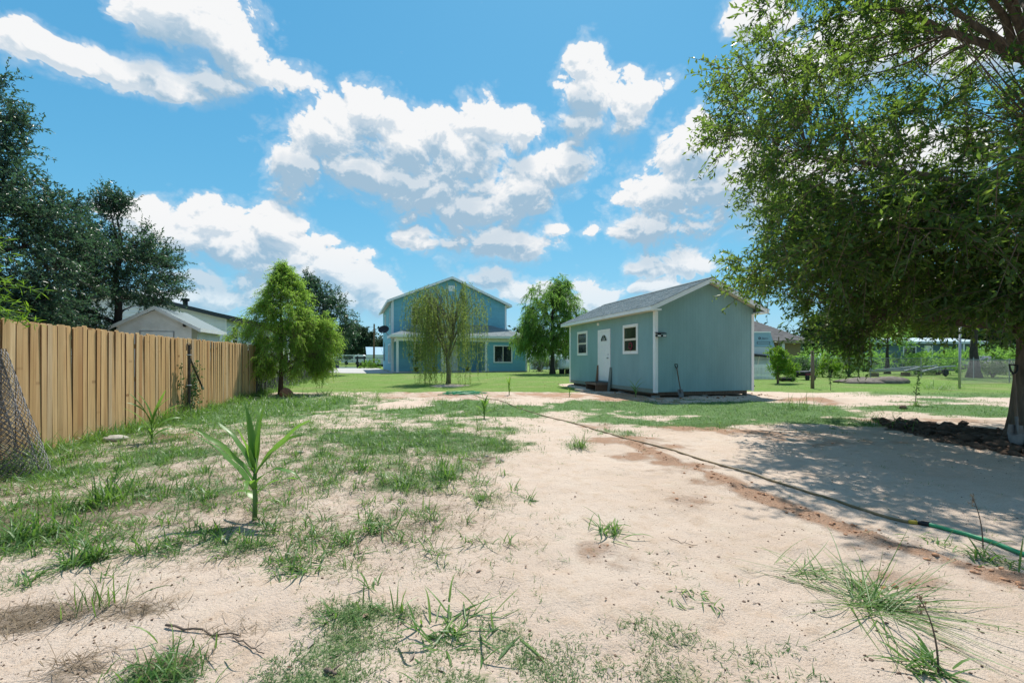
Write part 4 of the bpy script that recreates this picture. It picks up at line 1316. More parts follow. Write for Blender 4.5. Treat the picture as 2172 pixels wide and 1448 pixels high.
# satellite dish
dsh = empty('satellite_dish', hw(-.05, -.2, 3.05), HOUSE_RZ, 'dark oval satellite dish on an arm at the left side of the blue house', 'satellite dish')
ds = MB()
mtx = Matrix.Translation((-.72, -.35, .68)) @ Euler((math.radians(62), math.radians(-16), 0)).to_matrix().to_4x4() @ Matrix.Scale(1.25, 4, (1, 0, 0))
ds.lathe([(0, -.07), (.15, -.055), (.28, -.02), (.37, .03), (.365, .035), (.27, -.008), (.14, -.04), (0, -.055)], 22, mtx)
ds.build('reflector', M['black'], dsh, True)
MB().tube([(0, 0, 0), (-.3, -.1, .2), (-.6, -.28, .52)], .03, 6).build('arm', M['galv'], dsh)
MB().tube([(-.62, -.3, .56), (-.85, -.75, .40)], .015, 5).tube([(-.85, -.72, .37), (-.85, -.80, .45)], .04, 6).build('feed_arm', M['galv'], dsh)

# ================================================================== WHITE PLYWOOD SHED BEHIND THE FENCE
ws = empty('storage_shed', (-9.55, 19.45, 0), 0, 'old white plywood shed with a shallow gable behind the wooden picket fence', 'shed')
w2, l2, zt2, ap = 2.5, 2.3, 2.52, 3.2
MB().prism([(0, 0, 0), (w2, 0, 0), (w2, 0, zt2), (w2 / 2, 0, ap - .05), (0, 0, zt2)], (0, l2, 0)).build('wall', M['white_ply'], ws)
dw_ = MB()
dw_.box(.72, 1.75, -.018, -.001, .2, 2.30); dw_.build('door', M['white_ply'], ws)
MB().tube([(.70, -.012, .2), (.70, -.012, 2.33), (1.77, -.012, 2.33), (1.77, -.012, .2)], .012, 4).build('door_gap', M['dark_board'], ws)
bt = MB()
bt.box(-.02, .07, -.02, -.001, 0, zt2); bt.build('corner_board', M['white'], ws)
MB().box(w2 - .16, w2 + .018, -.02, -.001, 0, zt2 - .01).build('corner_board', mat('grey green board', (.33, .36, .28), .8, .1, 5), ws)
MB().box(w2 + .001, w2 + .02, 0.003, .09, 0, zt2 - .02).box(w2 + .001, w2 + .02, l2 - .09, l2, 0, zt2 - .02).build('corner_board', M['white'], ws)
sl2 = (ap - zt2) / (w2 / 2)
for s in (0, 1):
    mx = (lambda x: x) if s == 0 else (lambda x: w2 - x)
    f = lambda x: zt2 + sl2 * x
    MB().prism([(mx(-.55 if s == 0 else -.22), -.25, f(-.55 if s == 0 else -.22)), (mx(w2 / 2), -.25, f(w2 / 2)), (mx(w2 / 2), -.25, f(w2 / 2) + .03), (mx(-.55 if s == 0 else -.22), -.25, f(-.55 if s == 0 else -.22) + .03)], (0, l2 + .45, 0)).build('roof_slope', M['shingle'], ws)
    MB().prism([(mx(-.55 if s == 0 else -.22), -.27, f(-.55 if s == 0 else -.22) - .1), (mx(w2 / 2), -.27, f(w2 / 2) - .1), (mx(w2 / 2), -.27, f(w2 / 2) + .025), (mx(-.55 if s == 0 else -.22), -.27, f(-.55 if s == 0 else -.22) + .025)], (0, .02, 0)).build('rake_board', M['white_ply'], ws)
MB().box(w2 + .20, w2 + .222, -.25, l2 + .2, zt2 - .2, zt2 - .06).build('fascia', M['white_ply'], ws)
MB().lathe([(0, .0), (.05, .02), (.06, .1), (.03, .12)], 8, Matrix.Translation((w2 - .35, -.09, 2.50)) @ Euler((.5, 0, 0)).to_matrix().to_4x4()).build('yard_lamp', M['black'], ws)

# ================================================================== WHITE MOBILE HOME
mh = empty('mobile_home', (-8.8, 28.2, 0), 0, 'long white mobile home with horizontal siding and a dark low roof behind the fence', 'house')
mw, ml, mz, msl = 9.5, 16.0, 3.62, .25


def mclip(z):
    if z <= mz: return (0, mw)
    k = (z - mz) / msl
    return (k, mw - k)


EXPO = .21
lap((-mw, 0, 0), (0, 0, 0), .6, mz + msl * mw / 2, (0, -1, 0), clip=mclip, parent=mh, mt=M['white_siding'])
lap((0, 0, 0), (0, ml, 0), .6, mz, (1, 0, 0), parent=mh, mt=M['white_siding'])
MB().box(-mw + .01, -.01, .01, ml, 0, mz).build('wall_core', M['white_siding'], mh)
MB().box(-.03, .025, -.026, .04, .5, mz).build('corner_trim', M['white'], mh)
for s in (0, 1):
    mx = (lambda x: -x) if s == 0 else (lambda x: -mw + x)
    f = lambda x: mz + .03 + msl * x
    MB().prism([(mx(-.3), -.3, f(-.3)), (mx(mw / 2), -.3, f(mw / 2)), (mx(mw / 2), -.3, f(mw / 2) + .09), (mx(-.3), -.3, f(-.3) + .09)], (0, ml + .5, 0)).build('roof_slope', M['shingle_dark'], mh)
    MB().prism([(mx(-.3), -.33, f(-.3) - .13), (mx(mw / 2), -.33, f(mw / 2) - .13), (mx(mw / 2), -.33, f(mw / 2) + .085), (mx(-.3), -.33, f(-.3) + .085)], (0, .025, 0)).build('rake_board', mat('dark fascia', (.035, .05, .06), .6, .15, 6), mh)
MB().box(.26, .30, -.3, ml + .2, mz - .2, mz - .02).build('fascia', M['shingle_dark'], mh)
MB().lathe([(.12, -.2), (.12, .25), (.2, .25), (.2, .38), (0, .42)], 12, Matrix.Translation((-2.3, .9, mz + msl * 2.3 + .1))).build('roof_vent', M['blackmetal'], mh)
MB().prism([(-2.2, 5.5, mz + .15), (1.6, 5.5, mz - .25), (1.6, 5.5, mz - .12), (-2.2, 5.5, mz + .72)], (0, 4, 0)).build('dormer_roof', M['shingle_dark'], mh)
for yc in (1.3, 6, 11):
    f = MB(); w, z0, z1 = 1.0, 1.7, 3.2
    f.box(.0225, .05, yc - w / 2, yc + w / 2, z1 - .07, z1); f.box(.0225, .05, yc - w / 2, yc + w / 2, z0, z0 + .07)
    f.box(.0225, .05, yc - w / 2, yc - w / 2 + .07, z0 + .071, z1 - .071); f.box(.0225, .05, yc + w / 2 - .07, yc + w / 2, z0 + .071, z1 - .071)
    f.box(.0225, .047, yc - w / 2 + .07, yc + w / 2 - .07, 2.42, 2.48)
    wi = f.build('window', M['white'], mh)
    MB().box(.0225, .03, yc - w / 2 + .06, yc + w / 2 - .06, z0 + .06, z1 - .06).build('pane', M['glass'], wi)

# ================================================================== METAL FENCE AND GATE BEYOND THE DRIVE
def bar_panel(parent, n, L, z0, z1, r=.011):
    m_ = MB().box(-r, r, -r, r, z0, z1).mesh('bar', M['blackmetal'])
    for i in range(n): link('bar', m_, parent, (L * (i + .5) / n, 0, 0))
    MB().box(0, L, -.02, .02, z1 - .1, z1 - .06).build('rail', M['blackmetal'], parent)
    MB().box(0, L, -.02, .02, z0 + .06, z0 + .1).build('rail', M['blackmetal'], parent)


ga, gb, gc, ge = P(690, 779, 60), P(757, 779, 60), P(771, 779, 60), P(818, 779, 60)
for p in (ga, gb, gc, ge): p.z = .2
rzg = math.atan2(ge.y - ga.y, ge.x - ga.x)
mf = empty('metal_fence', ga, rzg, 'black metal bar fence at the end of the drive, left of the sliding gate', 'fence')
bar_panel(mf, 34, (gb - ga).length, 0, 1.42)
for q in (0, (gb - ga).length): MB().box(q - .05, q + .05, -.05, .05, -.2, 1.5).build('post', M['blackmetal'], mf)
MB().box(0, (gb - ga).length, -.1, .1, -.1, .09).build('kerb', M['white'], mf)
sg = empty('sliding_gate', gb + (gc - gb) * .12, rzg, 'black sliding gate with bars above a solid lower panel beside the blue house', 'gate')
Lg = (ge - gb).length
bar_panel(sg, 26, Lg, .38, 1.4)
MB().box(0, Lg, -.025, .025, .12, .44).build('lower_panel', M['blackmetal'], sg)
for q in (.0, (gc - gb).length, Lg): MB().box(q - .07, q + .07, -.07, .07, -.1, 1.55).build('post', M['blackmetal'], sg)
# ================================================================== TREES
def unit(v): return v / np.maximum(np.linalg.norm(v, axis=1, keepdims=True), 1e-6)


def lumpy(n, seed, rx, ry, rz, shell=.55, lump=.25, zmin=-1.0, top=1.0):
    """points through the volume of an uneven crown, denser towards its outside"""
    r = rgen(seed)
    d = unit(r.normal(size=(n * 3, 3)))
    d = d[d[:, 2] > zmin][:n]
    ax = unit(r.normal(size=(9, 3))); am = r.normal(size=9) * lump
    amp = 1 + sum(am[i] * np.clip(d @ ax[i], 0, 1) ** 4 for i in range(9))
    rad = (shell + (1 - shell) * r.random(len(d))) ** .8 * amp
    return d * rad[:, None] * np.array([rx, ry, rz])


def twig_leaves(C, out, k, m, lt, L, W, droop, seed, spread=1.0, lvar=.25, hang=.0, updir=None, tone=None, nb=.5):
    """k twigs at each centre, m leaves on each"""
    r = rgen(seed); n = len(C)
    base = np.repeat(C, k, 0); o = np.repeat(out, k, 0)
    d = unit(o * .8 + r.normal(size=(n * k, 3)) * spread * .7 + np.array([0, 0, -hang]))
    ln = lt * (.55 + .8 * r.random(n * k))
    start = base + r.normal(size=(n * k, 3)) * lt * .12
    t = (np.arange(m) + .6)[None, :] / m
    tj = np.clip(t + r.normal(size=(n * k, m)) * .25 / m, .02, 1)
    pts = start[:, None, :] + d[:, None, :] * (ln[:, None] * tj)[..., None]
    pts[..., 2] -= droop * (ln[:, None] * tj ** 2)
    pos = pts.reshape(-1, 3)
    dd = np.repeat(d, m, 0); tt = tj.reshape(-1)
    dd = dd + np.stack([np.zeros(len(tt)), np.zeros(len(tt)), -droop * 2 * tt], 1)
    side = r.normal(size=(len(pos), 3))
    ld = unit(dd * .55 + unit(side) * .8 + np.array([0, 0, -hang * .7]))
    nr = unit(r.normal(size=(len(pos), 3)) + np.array([0, 0, nb * 2]))
    LL = L * (.7 + .6 * r.random(len(pos))); WW = W * (.75 + .5 * r.random(len(pos)))
    base_tone = np.repeat(np.repeat(r.random(n), k), m) if tone is None else np.repeat(np.repeat(tone, k), m)
    var = np.clip(base_tone * .45 + r.random(len(pos)) * .5 + r.normal(size=len(pos)) * lvar * .3, 0, .93)
    ends = start + d * ln[:, None]; ends[:, 2] -= droop * ln
    return leaf_quads(pos, ld, nr, LL, WW, var), start, start + d * (ln * .5)[:, None] - np.array([0, 0, 1]) * (droop * ln * .25)[:, None], ends


def thin_tubes(A, B, Cc, r0, r1, n=3):
    """three-sided twigs through the points A, B, C"""
    N = len(A); ang = np.arange(n) * 2 * np.pi / n
    rings = []
    ax = unit(Cc - A); ref = np.where(np.abs(ax[:, 2:3]) > .8, np.array([[1., 0, 0]]), np.array([[0, 0, 1.]]))
    s = unit(np.cross(ax, ref)); u = np.cross(s, ax)
    for p, rr in ((A, r0), (B, (r0 + r1) / 2), (Cc, r1)):
        rings.append(p[:, None, :] + (s[:, None, :] * np.cos(ang)[None, :, None] + u[:, None, :] * np.sin(ang)[None, :, None]) * rr)
    V = np.stack(rings, 1).reshape(-1, 3)
    b = (np.arange(N) * 3 * n)[:, None, None]; q = []
    for i in range(2):
        for k in range(n):
            k2 = (k + 1) % n
            q.append([i * n + k, (i + 1) * n + k, (i + 1) * n + k2, i * n + k2])
    return V, (b + np.array(q)[None]).reshape(-1, 4)


def bez(a, b, c, n):
    t = np.linspace(0, 1, n)[:, None]
    return (1 - t) ** 2 * np.array(a) + 2 * t * (1 - t) * np.array(b) + t ** 2 * np.array(c)


def limbs(mb, H, r0, C, nl, seed, first, sides=8, lean=(0, 0), flare=1.8, spread=.8, twr=.35):
    """trunk, nl main limbs towards groups of crown points, and a branch to each crown point"""
    r = rgen(seed)
    tp = [(lean[0] * (max(z, 0) / H) ** 1.4 + r.normal() * .02 * H * .3 * (z > .1), lean[1] * (max(z, 0) / H) ** 1.4 + r.normal() * .02 * H * .3 * (z > .1), z) for z in np.linspace(-.15, H, 10)]
    tr = [max(r0 * (1 - .85 * (max(z, 0) / H)) * (1 + (flare - 1) * math.exp(-max(z, 0) / (r0 * 1.6))), .012) for (_, _, z) in tp]
    mb.tube(tp, tr, sides + 2)
    tpa = np.array(tp); nodes = [tpa[i] for i in range(len(tpa)) if tpa[i][2] > first]; rad = [tr[i] for i in range(len(tpa)) if tpa[i][2] > first]
    idx = r.choice(len(C), min(nl, len(C)), replace=False)
    for j, i in enumerate(idx):
        e = C[i] * np.array([spread, spread, 1])
        hz = np.hypot(e[0], e[1])
        zb = np.clip(e[2] - hz * .55, first, H * .85)
        k = zb / H; a = np.array([lean[0] * k ** 1.4, lean[1] * k ** 1.4, zb])
        m = a + (e - a) * .5 + np.array([0, 0, hz * .10]) + r.normal(size=3) * hz * .07
        pts = bez(a, m, e, 8) + r.normal(size=(8, 3)) * hz * .012
        ra = r0 * (.28 + .25 * r.random()) * (1 - .5 * k)
        rr = np.linspace(ra, max(ra * .16, .008), 8)
        mb.tube(pts, list(rr), max(sides - 2, 5))
        nodes += list(pts[2:]); rad += list(rr[2:])
    nodes = np.array(nodes); rad = np.array(rad)
    for c in C:
        dlt = nodes - c
        w = np.linalg.norm(dlt, axis=1) + np.clip(dlt[:, 2], 0, None) * 1.2
        j = int(np.argmin(w)); a = nodes[j]
        ln = np.linalg.norm(c - a)
        if ln < .05: continue
        m = (a + c) / 2 + np.array([0, 0, ln * .14]) + r.normal(size=3) * ln * .17
        rb = min(rad[j] * .6, .012 + ln * .012)
        mb.tube(bez(a, m, c, 5), list(np.linspace(rb, max(rb * twr, .004), 5)), 4, False)


def tree(name, base, label, cat='tree', group=None, *, H, r0, C, nl, first, bark, leaf, k, m, lt, L, W, droop=.25, seed=1, spread=1.0, hang=0.0, lean=(0, 0), twigs=True, tone=None, flare=1.8, lspread=.8, nb=.5, sides=8):
    t = empty(name, base, 0, label, cat, group)
    mb = MB(); limbs(mb, H, r0, C, nl, seed, first, sides, lean, flare, lspread)
    tm = mb
    mid = np.array([lean[0] * .5, lean[1] * .5, C[:, 2].mean()])
    out = unit(C - mid)
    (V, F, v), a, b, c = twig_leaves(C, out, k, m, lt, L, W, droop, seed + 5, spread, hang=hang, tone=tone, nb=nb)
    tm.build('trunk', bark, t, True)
    cr = link('crown', arr_mesh('crown', V, F, leaf, v), t)
    if twigs:
        tv, tf = thin_tubes(a, b, c, .0055 * max(L / .1, .8), .002 * max(L / .1, .8))
        link('twigs', arr_mesh('twigs', tv, tf, bark), t)
    return t


# ---- the big oak on the right
r = rgen(42)
C = np.concatenate([lumpy(1350, 7, 4.4, 4.4, 4.4, .5, .14, -.9), lumpy(330, 9, 4.3, 4.3, 1.2, .35, .2) * np.array([1, 1, .8]) + np.array([0, 0, -2.6])])
C[:, 2] += 5.2
az_ = np.arctan2(C[:, 1], C[:, 0])
lowz = 2.38 + .2 * np.sin(az_ * 3 + .5) + .16 * np.sin(az_ * 8)
C[:, 2] = np.where(C[:, 2] < lowz, lowz + r.random(len(C)) * .7, C[:, 2])
C = C[fbm(C[:, 0] / 1.3 + C[:, 2] / 1.9, C[:, 1] / 1.3 - C[:, 2] / 1.7, 3, 77) + .1 * r.random(len(C)) - .03 * sstep(6.5, 9, C[:, 2]) - .07 * sstep(1.5, 3.5, -(C[:, 0] * math.cos(YAW) - C[:, 1] * math.sin(YAW))) > .43]
lf = -(C[:, 0] * math.cos(YAW) - C[:, 1] * math.sin(YAW))          # how far left of the trunk
C[:, 2] = np.where((lf > 1.9) & (C[:, 2] < 2.95), 2.95 + .9 * r.random(len(C)) - .35 * sstep(2.2, 4.2, lf), C[:, 2])
lf = -(C[:, 0] * math.cos(YAW) - C[:, 1] * math.sin(YAW))
C = C[~((lf > 2.9) & (C[:, 2] < 5.2) & (rgen(6).random(len(C)) < .35))]
hp = P(1800, 762, 8.6) - TREE
C = np.concatenate([C, lumpy(12, 17, .35, .35, .3, .3, .3) + np.array([hp.x, hp.y, 2.0])])
tone = np.clip(.55 * r.random(len(C)) + .5 * (np.hypot(C[:, 0], C[:, 1]) / 4.6) ** 2 * r.random(len(C)) * 1.2, 0, 1)  # outer clumps toned lighter and yellower: a sunlit look put into leaf colour
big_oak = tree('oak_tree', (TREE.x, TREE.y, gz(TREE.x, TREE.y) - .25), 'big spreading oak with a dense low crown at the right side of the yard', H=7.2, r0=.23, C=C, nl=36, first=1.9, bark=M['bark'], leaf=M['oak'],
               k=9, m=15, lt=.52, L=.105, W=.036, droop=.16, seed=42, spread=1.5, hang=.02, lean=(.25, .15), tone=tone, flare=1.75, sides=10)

# ---- oaks behind the picket fence
C = np.concatenate([lumpy(520, 11, 2.3, 2.3, 3.5, .35, .28, -.9) + np.array([0, 0, 4.4]), lumpy(30, 12, .6, .6, 1.4, .2, .2, -.5) + np.array([.5, 0, 7.6]), lumpy(150, 13, 2.1, 2.1, 1.0, .3, .2) + np.array([.4, -.5, 2.5])])
p = P(-35, 762, 12.6)
tree('oak_tree', (p.x, p.y, 0), 'tall dark glossy oak rising at the left edge behind the picket fence', H=8.0, r0=.2, C=C, nl=14, first=1.6, bark=M['bark_dark'], leaf=M['oak_dark'], k=8, m=15, lt=.55, L=.105, W=.042, droop=.12, seed=11, spread=1.2, hang=.0)
C = np.concatenate([lumpy(230, 21, 1.75, 1.75, 1.7, .35, .3, -.8) + np.array([0, 0, 4.5]), lumpy(30, 22, .7, .7, 1.4, .2, .3, -.5) + np.array([-.2, 0, 6.6])])
C[:, 2] = np.where(C[:, 2] < 3.3, 3.3 + .8 * rgen(3).random(len(C)), C[:, 2])
C = np.concatenate([C, lumpy(80, 23, 1.1, 1.1, .8, .3, .3) + np.array([-1.35, -.3, 2.75])])
p = P(250, 762, 16.6)
tree('oak_tree', (p.x, p.y, 0), 'smaller dark oak with thin upright top twigs beside the old white shed', H=6.4, r0=.19, C=C, nl=10, first=2.3, bark=M['bark_dark'], leaf=M['oak_dark'], k=8, m=14, lt=.55, L=.105, W=.042, droop=.05, seed=21, spread=1.2)

# ---- bald cypress, weeping willow, soft trees
p = G(595, 836); r = rgen(5)
hh = r.random(430) ** .85; ang = r.random(430) * 6.283
prof = 1.36 * np.interp(hh, [0, .12, .3, .55, .8, 1], [.7, .95, 1, .72, .40, .05]) * (1 + .28 * np.sin(ang * 3 + hh * 9) + .2 * np.sin(ang * 5 - hh * 17))
rad = prof * (.3 + .7 * r.random(430) ** .6)
C = np.stack([rad * np.cos(ang) + .10, rad * np.sin(ang), .9 + hh * 3.8], 1)
C = np.concatenate([C, lumpy(90, 33, .75, .75, .8, .3, .3) + np.array([1.25, .2, 2.35]), lumpy(50, 34, .55, .55, .5, .3, .3) + np.array([1.35, -.2, 1.25]), lumpy(40, 35, .5, .5, .5, .3, .3) + np.array([-1.05, .1, 1.3])])
tree('cypress_tree', p, 'feathery bright green young cypress by the far end of the picket fence', H=4.6, r0=.085, C=C, nl=26, first=.7, bark=M['bark_red'], leaf=M['cypress'], k=9, m=15, lt=.36, L=.10, W=.018, droop=.45, seed=31, spread=1.1, hang=.55, flare=1.3, lspread=.7)

p = G(951, 814)
wl = empty('weeping_willow', p, 0, 'weeping willow with long hanging strands in front of the blue house', 'tree')
r = rgen(8); mb = MB()
mb.tube([(0, 0, -.1), (.02, 0, .6), (-.05, .02, 1.3), (.12, 0, 2.0), (.3, .05, 2.9), (.35, .05, 3.5)], [.14, .105, .095, .08, .06, .04], 9)
tips = []
for i in range(34):
    a = r.random() * 6.283; q = .35 + 1.75 * r.random() ** .7; zt_ = 5.55 - q * .75 + r.random() * .5
    st_ = np.array([(.0, 0, 1.2), (.15, 0, 2.1), (.3, .05, 3.0)][i % 3])
    e = np.array([q * math.cos(a), q * math.sin(a) * .9, zt_])
    pts = bez(st_, (st_ + e) / 2 + np.array([0, 0, .5]), e, 7)
    mb.tube(pts, list(np.linspace(.035, .008, 7)), 5)
    tips.append(pts)
S = 380; rows = []
sa, sb, sc_ = [], [], []
for i in range(S):
    pts = tips[int(r.integers(0, 34))]; j = int(r.integers(3, 7)); a = pts[j] + r.normal(size=3) * .12
    az = math.atan2(a[1], a[0]) + r.normal() * .6; o = .1 + .45 * r.random()
    L_ = min((.8 + 3.6 * r.random() ** 1.1), a[2] - .1 + r.random() * .2)
    n = int(12 + L_ * 20); t = np.linspace(.05, 1, n)
    x = a[0] + math.cos(az) * o * (1 - np.exp(-t * 5)); y = a[1] + math.sin(az) * o * (1 - np.exp(-t * 5))
    z = a[2] + .18 * np.sin(np.clip(t * 6, 0, 3.14)) - L_ * t ** 1.15
    q = np.stack([x, y, z], 1) + r.normal(size=(n, 3)) * .02
    rows.append(np.concatenate([q, np.full((n, 1), r.random())], 1))
    sa.append(q[0]); sb.append(q[n // 3]); sc_.append(q[-1])
q = np.concatenate(rows); nn = len(q)
dirs = unit(r.normal(size=(nn, 3)) * .55 + np.array([0, 0, -1.0]))
V, F, v = leaf_quads(q[:, :3], dirs, unit(r.normal(size=(nn, 3))), .10 + .06 * r.random(nn), .02 + .012 * r.random(nn), np.clip(q[:, 3] * .6 + .4 * r.random(nn), 0, 1))
mb.build('trunk', M['bark_willow'], wl, True)
link('crown', arr_mesh('crown', V, F, M['willow'], v), wl)
tv, tf = thin_tubes(np.array(sa), np.array(sb), np.array(sc_), .006, .003)
link('strands', arr_mesh('strands', tv, tf, M['bark_willow']), wl)

p = P(1172, 790, 36); p.z = .15
C = np.concatenate([lumpy(330, 51, 2.5, 2.5, 3.1, .35, .3, -.95) + np.array([0, 0, 4.5]), lumpy(60, 52, 1.0, 1.0, 1.5, .3, .2) + np.array([.55, 0, 6.6]), lumpy(90, 53, 1.5, 1.5, 1.5, .3, .2) + np.array([-1.7, 0, 2.9])])
tree('willow_tree', p, 'soft green tall willow standing between the blue house and the teal shed', H=6.5, r0=.17, C=C, nl=14, first=1.6, bark=M['bark_dark'], leaf=M['softgreen'], k=8, m=13, lt=.55, L=.17, W=.035, droop=.5, seed=51, spread=1.0, hang=.8)
p = P(684, 790, 33); p.z = .15
C = np.concatenate([lumpy(190, 61, 1.75, 1.75, 2.5, .45, .3, -.9) + np.array([.1, 0, 3.9]), lumpy(40, 62, .8, .8, 1.3, .3, .3) + np.array([-.8, 0, 6.2])])
tree('oak_tree', p, 'dark oak partly hidden behind the bright green cypress', H=6.2, r0=.17, C=C, nl=12, first=1.2, bark=M['bark_dark'], leaf=M['oak_dark'], k=7, m=12, lt=.6, L=.16, W=.065, droop=.12, seed=61, spread=1.2)

# ---- trees further off: three of one make, copied
def far_tree(seed, h, w):
    C = np.concatenate([lumpy(120, seed, w, w, h * .38, .45, .35, -.85) + np.array([0, 0, h * .58]), lumpy(30, seed + 1, w * .5, w * .5, h * .2, .4, .3) + np.array([w * .4, 0, h * .85])])
    return dict(H=h * .8, r0=.025 * h, C=C, nl=9, first=h * .2, bark=M['bark_dark'], leaf=M['fargreen'], k=6, m=10, lt=h * .10, L=.055 * h, W=.024 * h, droop=.15, seed=seed, spread=1.3, twigs=False, sides=6)


ft = []
spots = [  # photo x, depth, scale, kind, label
    (735, 105, 1.05, 0, 'leftmost of the distant trees beyond the metal bar fence'),
    (757, 112, 1.0, 1, 'broad distant tree behind the parked white vehicles beyond the gate'),
    (778, 108, .95, 2, 'distant tree just left of the utility pole'),
    (806, 118, .72, 0, 'small distant tree between the utility pole and the blue house'),
    (1100, 85, .8, 1, 'distant tree seen low at the right wall of the blue house'),
    (1225, 90, .85, 2, 'distant tree seen between the soft green willow and the teal shed'),
    (1745, 72, .95, 0, 'distant tree right of the brown-roofed house'),
    (1800, 66, 1.1, 1, 'distant tree left of the blue grey building'),
    (1870, 78, 1.2, 2, 'distant tree rising behind the blue grey building roof'),
    (1960, 74, 1.2, 0, 'distant tree behind the right end of the blue grey building'),
    (2050, 80, 1.3, 1, 'distant tree behind the thick dark trunk'),
    (2130, 66, 1.15, 2, 'distant tree behind the dark blue car'),
    (2230, 70, 1.2, 0, 'distant tree at the far right edge of the photo'),
    (560, 95, .8, 2, 'distant tree behind the mobile home and the cypress'),
    (640, 90, .9, 1, 'distant tree behind the cypress trunk'),
]
for i, (px, d, s, kd, lab) in enumerate(spots):
    p = P(px, 762, d); z = .25
    if len(ft) < 3 and i < 3:
        ft.append(tree('far_tree', (p.x, p.y, z), lab, group='distant trees', **far_tree((71, 75, 79)[i], 8.5, (3.2, 3.8, 3.0)[i]))); o = ft[i]
    else:
        o = copy_tree(ft[kd]); o['label'] = lab; o.location = (p.x, p.y, z)
    o.scale = (s, s, s); o.rotation_euler.z = i * 1.7
# the far wood that closes the view
r = rgen(90); cs = []
for i in range(900):
    a = -1.15 + 2.6 * r.random(); d = 150 + 90 * r.random(); h = 9 * r.random() ** .7
    cs.append((math.sin(a) * d, math.cos(a) * d, .5 + h))
cs = np.array(cs); q = np.repeat(cs, 34, 0) + r.normal(size=(900 * 34, 3)) * np.array([2.4, 2.4, 1.6]); q[:, 2] = np.maximum(q[:, 2], .1)
V, F, v = leaf_quads(q, unit(r.normal(size=q.shape)), unit(r.normal(size=q.shape)), .9 + .9 * r.random(len(q)), .5 + .4 * r.random(len(q)), r.random(len(q)))
tag(link('far_wood', arr_mesh('far_wood', V, F, M['fargreen'], v)), kind='stuff')


def shrub(name, base, label, cat, w, h, n, leafm, L, W, seed, group=None, k=5, m=9, stem=True, hang=.1, zb=.5):
    t = empty(name, base, 0, label, cat, group)
    C = lumpy(n, seed, w, w, h * .5, .35, .35) + np.array([0, 0, h * zb])
    C[:, 2] = np.maximum(C[:, 2], .05)
    (V, F, v), a, b, c = twig_leaves(C, unit(C + np.array([0, 0, .1])), k, m, max(w, h) * .24, L, W, .2, seed, 1.2, hang=hang)
    link('foliage', arr_mesh('foliage', V, F, leafm, v), t)
    mb = MB(); r = rgen(seed)
    for i in range(min(n, 14)):
        e = C[i]; mb.tube(bez((r.normal() * .03, r.normal() * .03, -.05), (e[0] * .3, e[1] * .3, e[2] * .7), e, 5), list(np.linspace(.018, .006, 5) * max(h, .6)), 5)
    mb.build('stems', M['bark_dark'], t, True)
    return t


# shrubs and saplings on the right
def at(px, py, d, z=None):
    p = P(px, py, d); p.z = gz(p.x, p.y) if z is None else z; return p


sp = at(1649, 815, 23.5)
t = empty('sapling', sp, 0, 'bright green leafy sapling on a thin reddish trunk beside the teal shed', 'sapling')
r = rgen(14)
C = np.concatenate([lumpy(60, 15, .5, .5, .65, .3, .3) + np.array([.05, 0, 1.35]), lumpy(60, 16, .7, .6, .5, .3, .3) + np.array([.5, .1, .85])])
mb = MB(); limbs(mb, 1.7, .035, C, 8, 14, .45, 6, flare=1.2); mb.build('trunk', M['bark_red'], t, True)
(V, F, v), a, b, c = twig_leaves(C, unit(C - np.array([0, 0, 1])), 5, 8, .2, .10, .045, .2, 17, 1.2)
link('crown', arr_mesh('crown', V, F, M['bright'], v), t)
mb = MB(); mb.tube([(0.03, .1, 0), (.03, .1, 2.45)], .03, 6); o = mb.build('stake', M['post_wood'], None, False, at(1654, 815, 24.0)); tag(o, 'thin grey stake standing up behind the bright green sapling', 'stake')
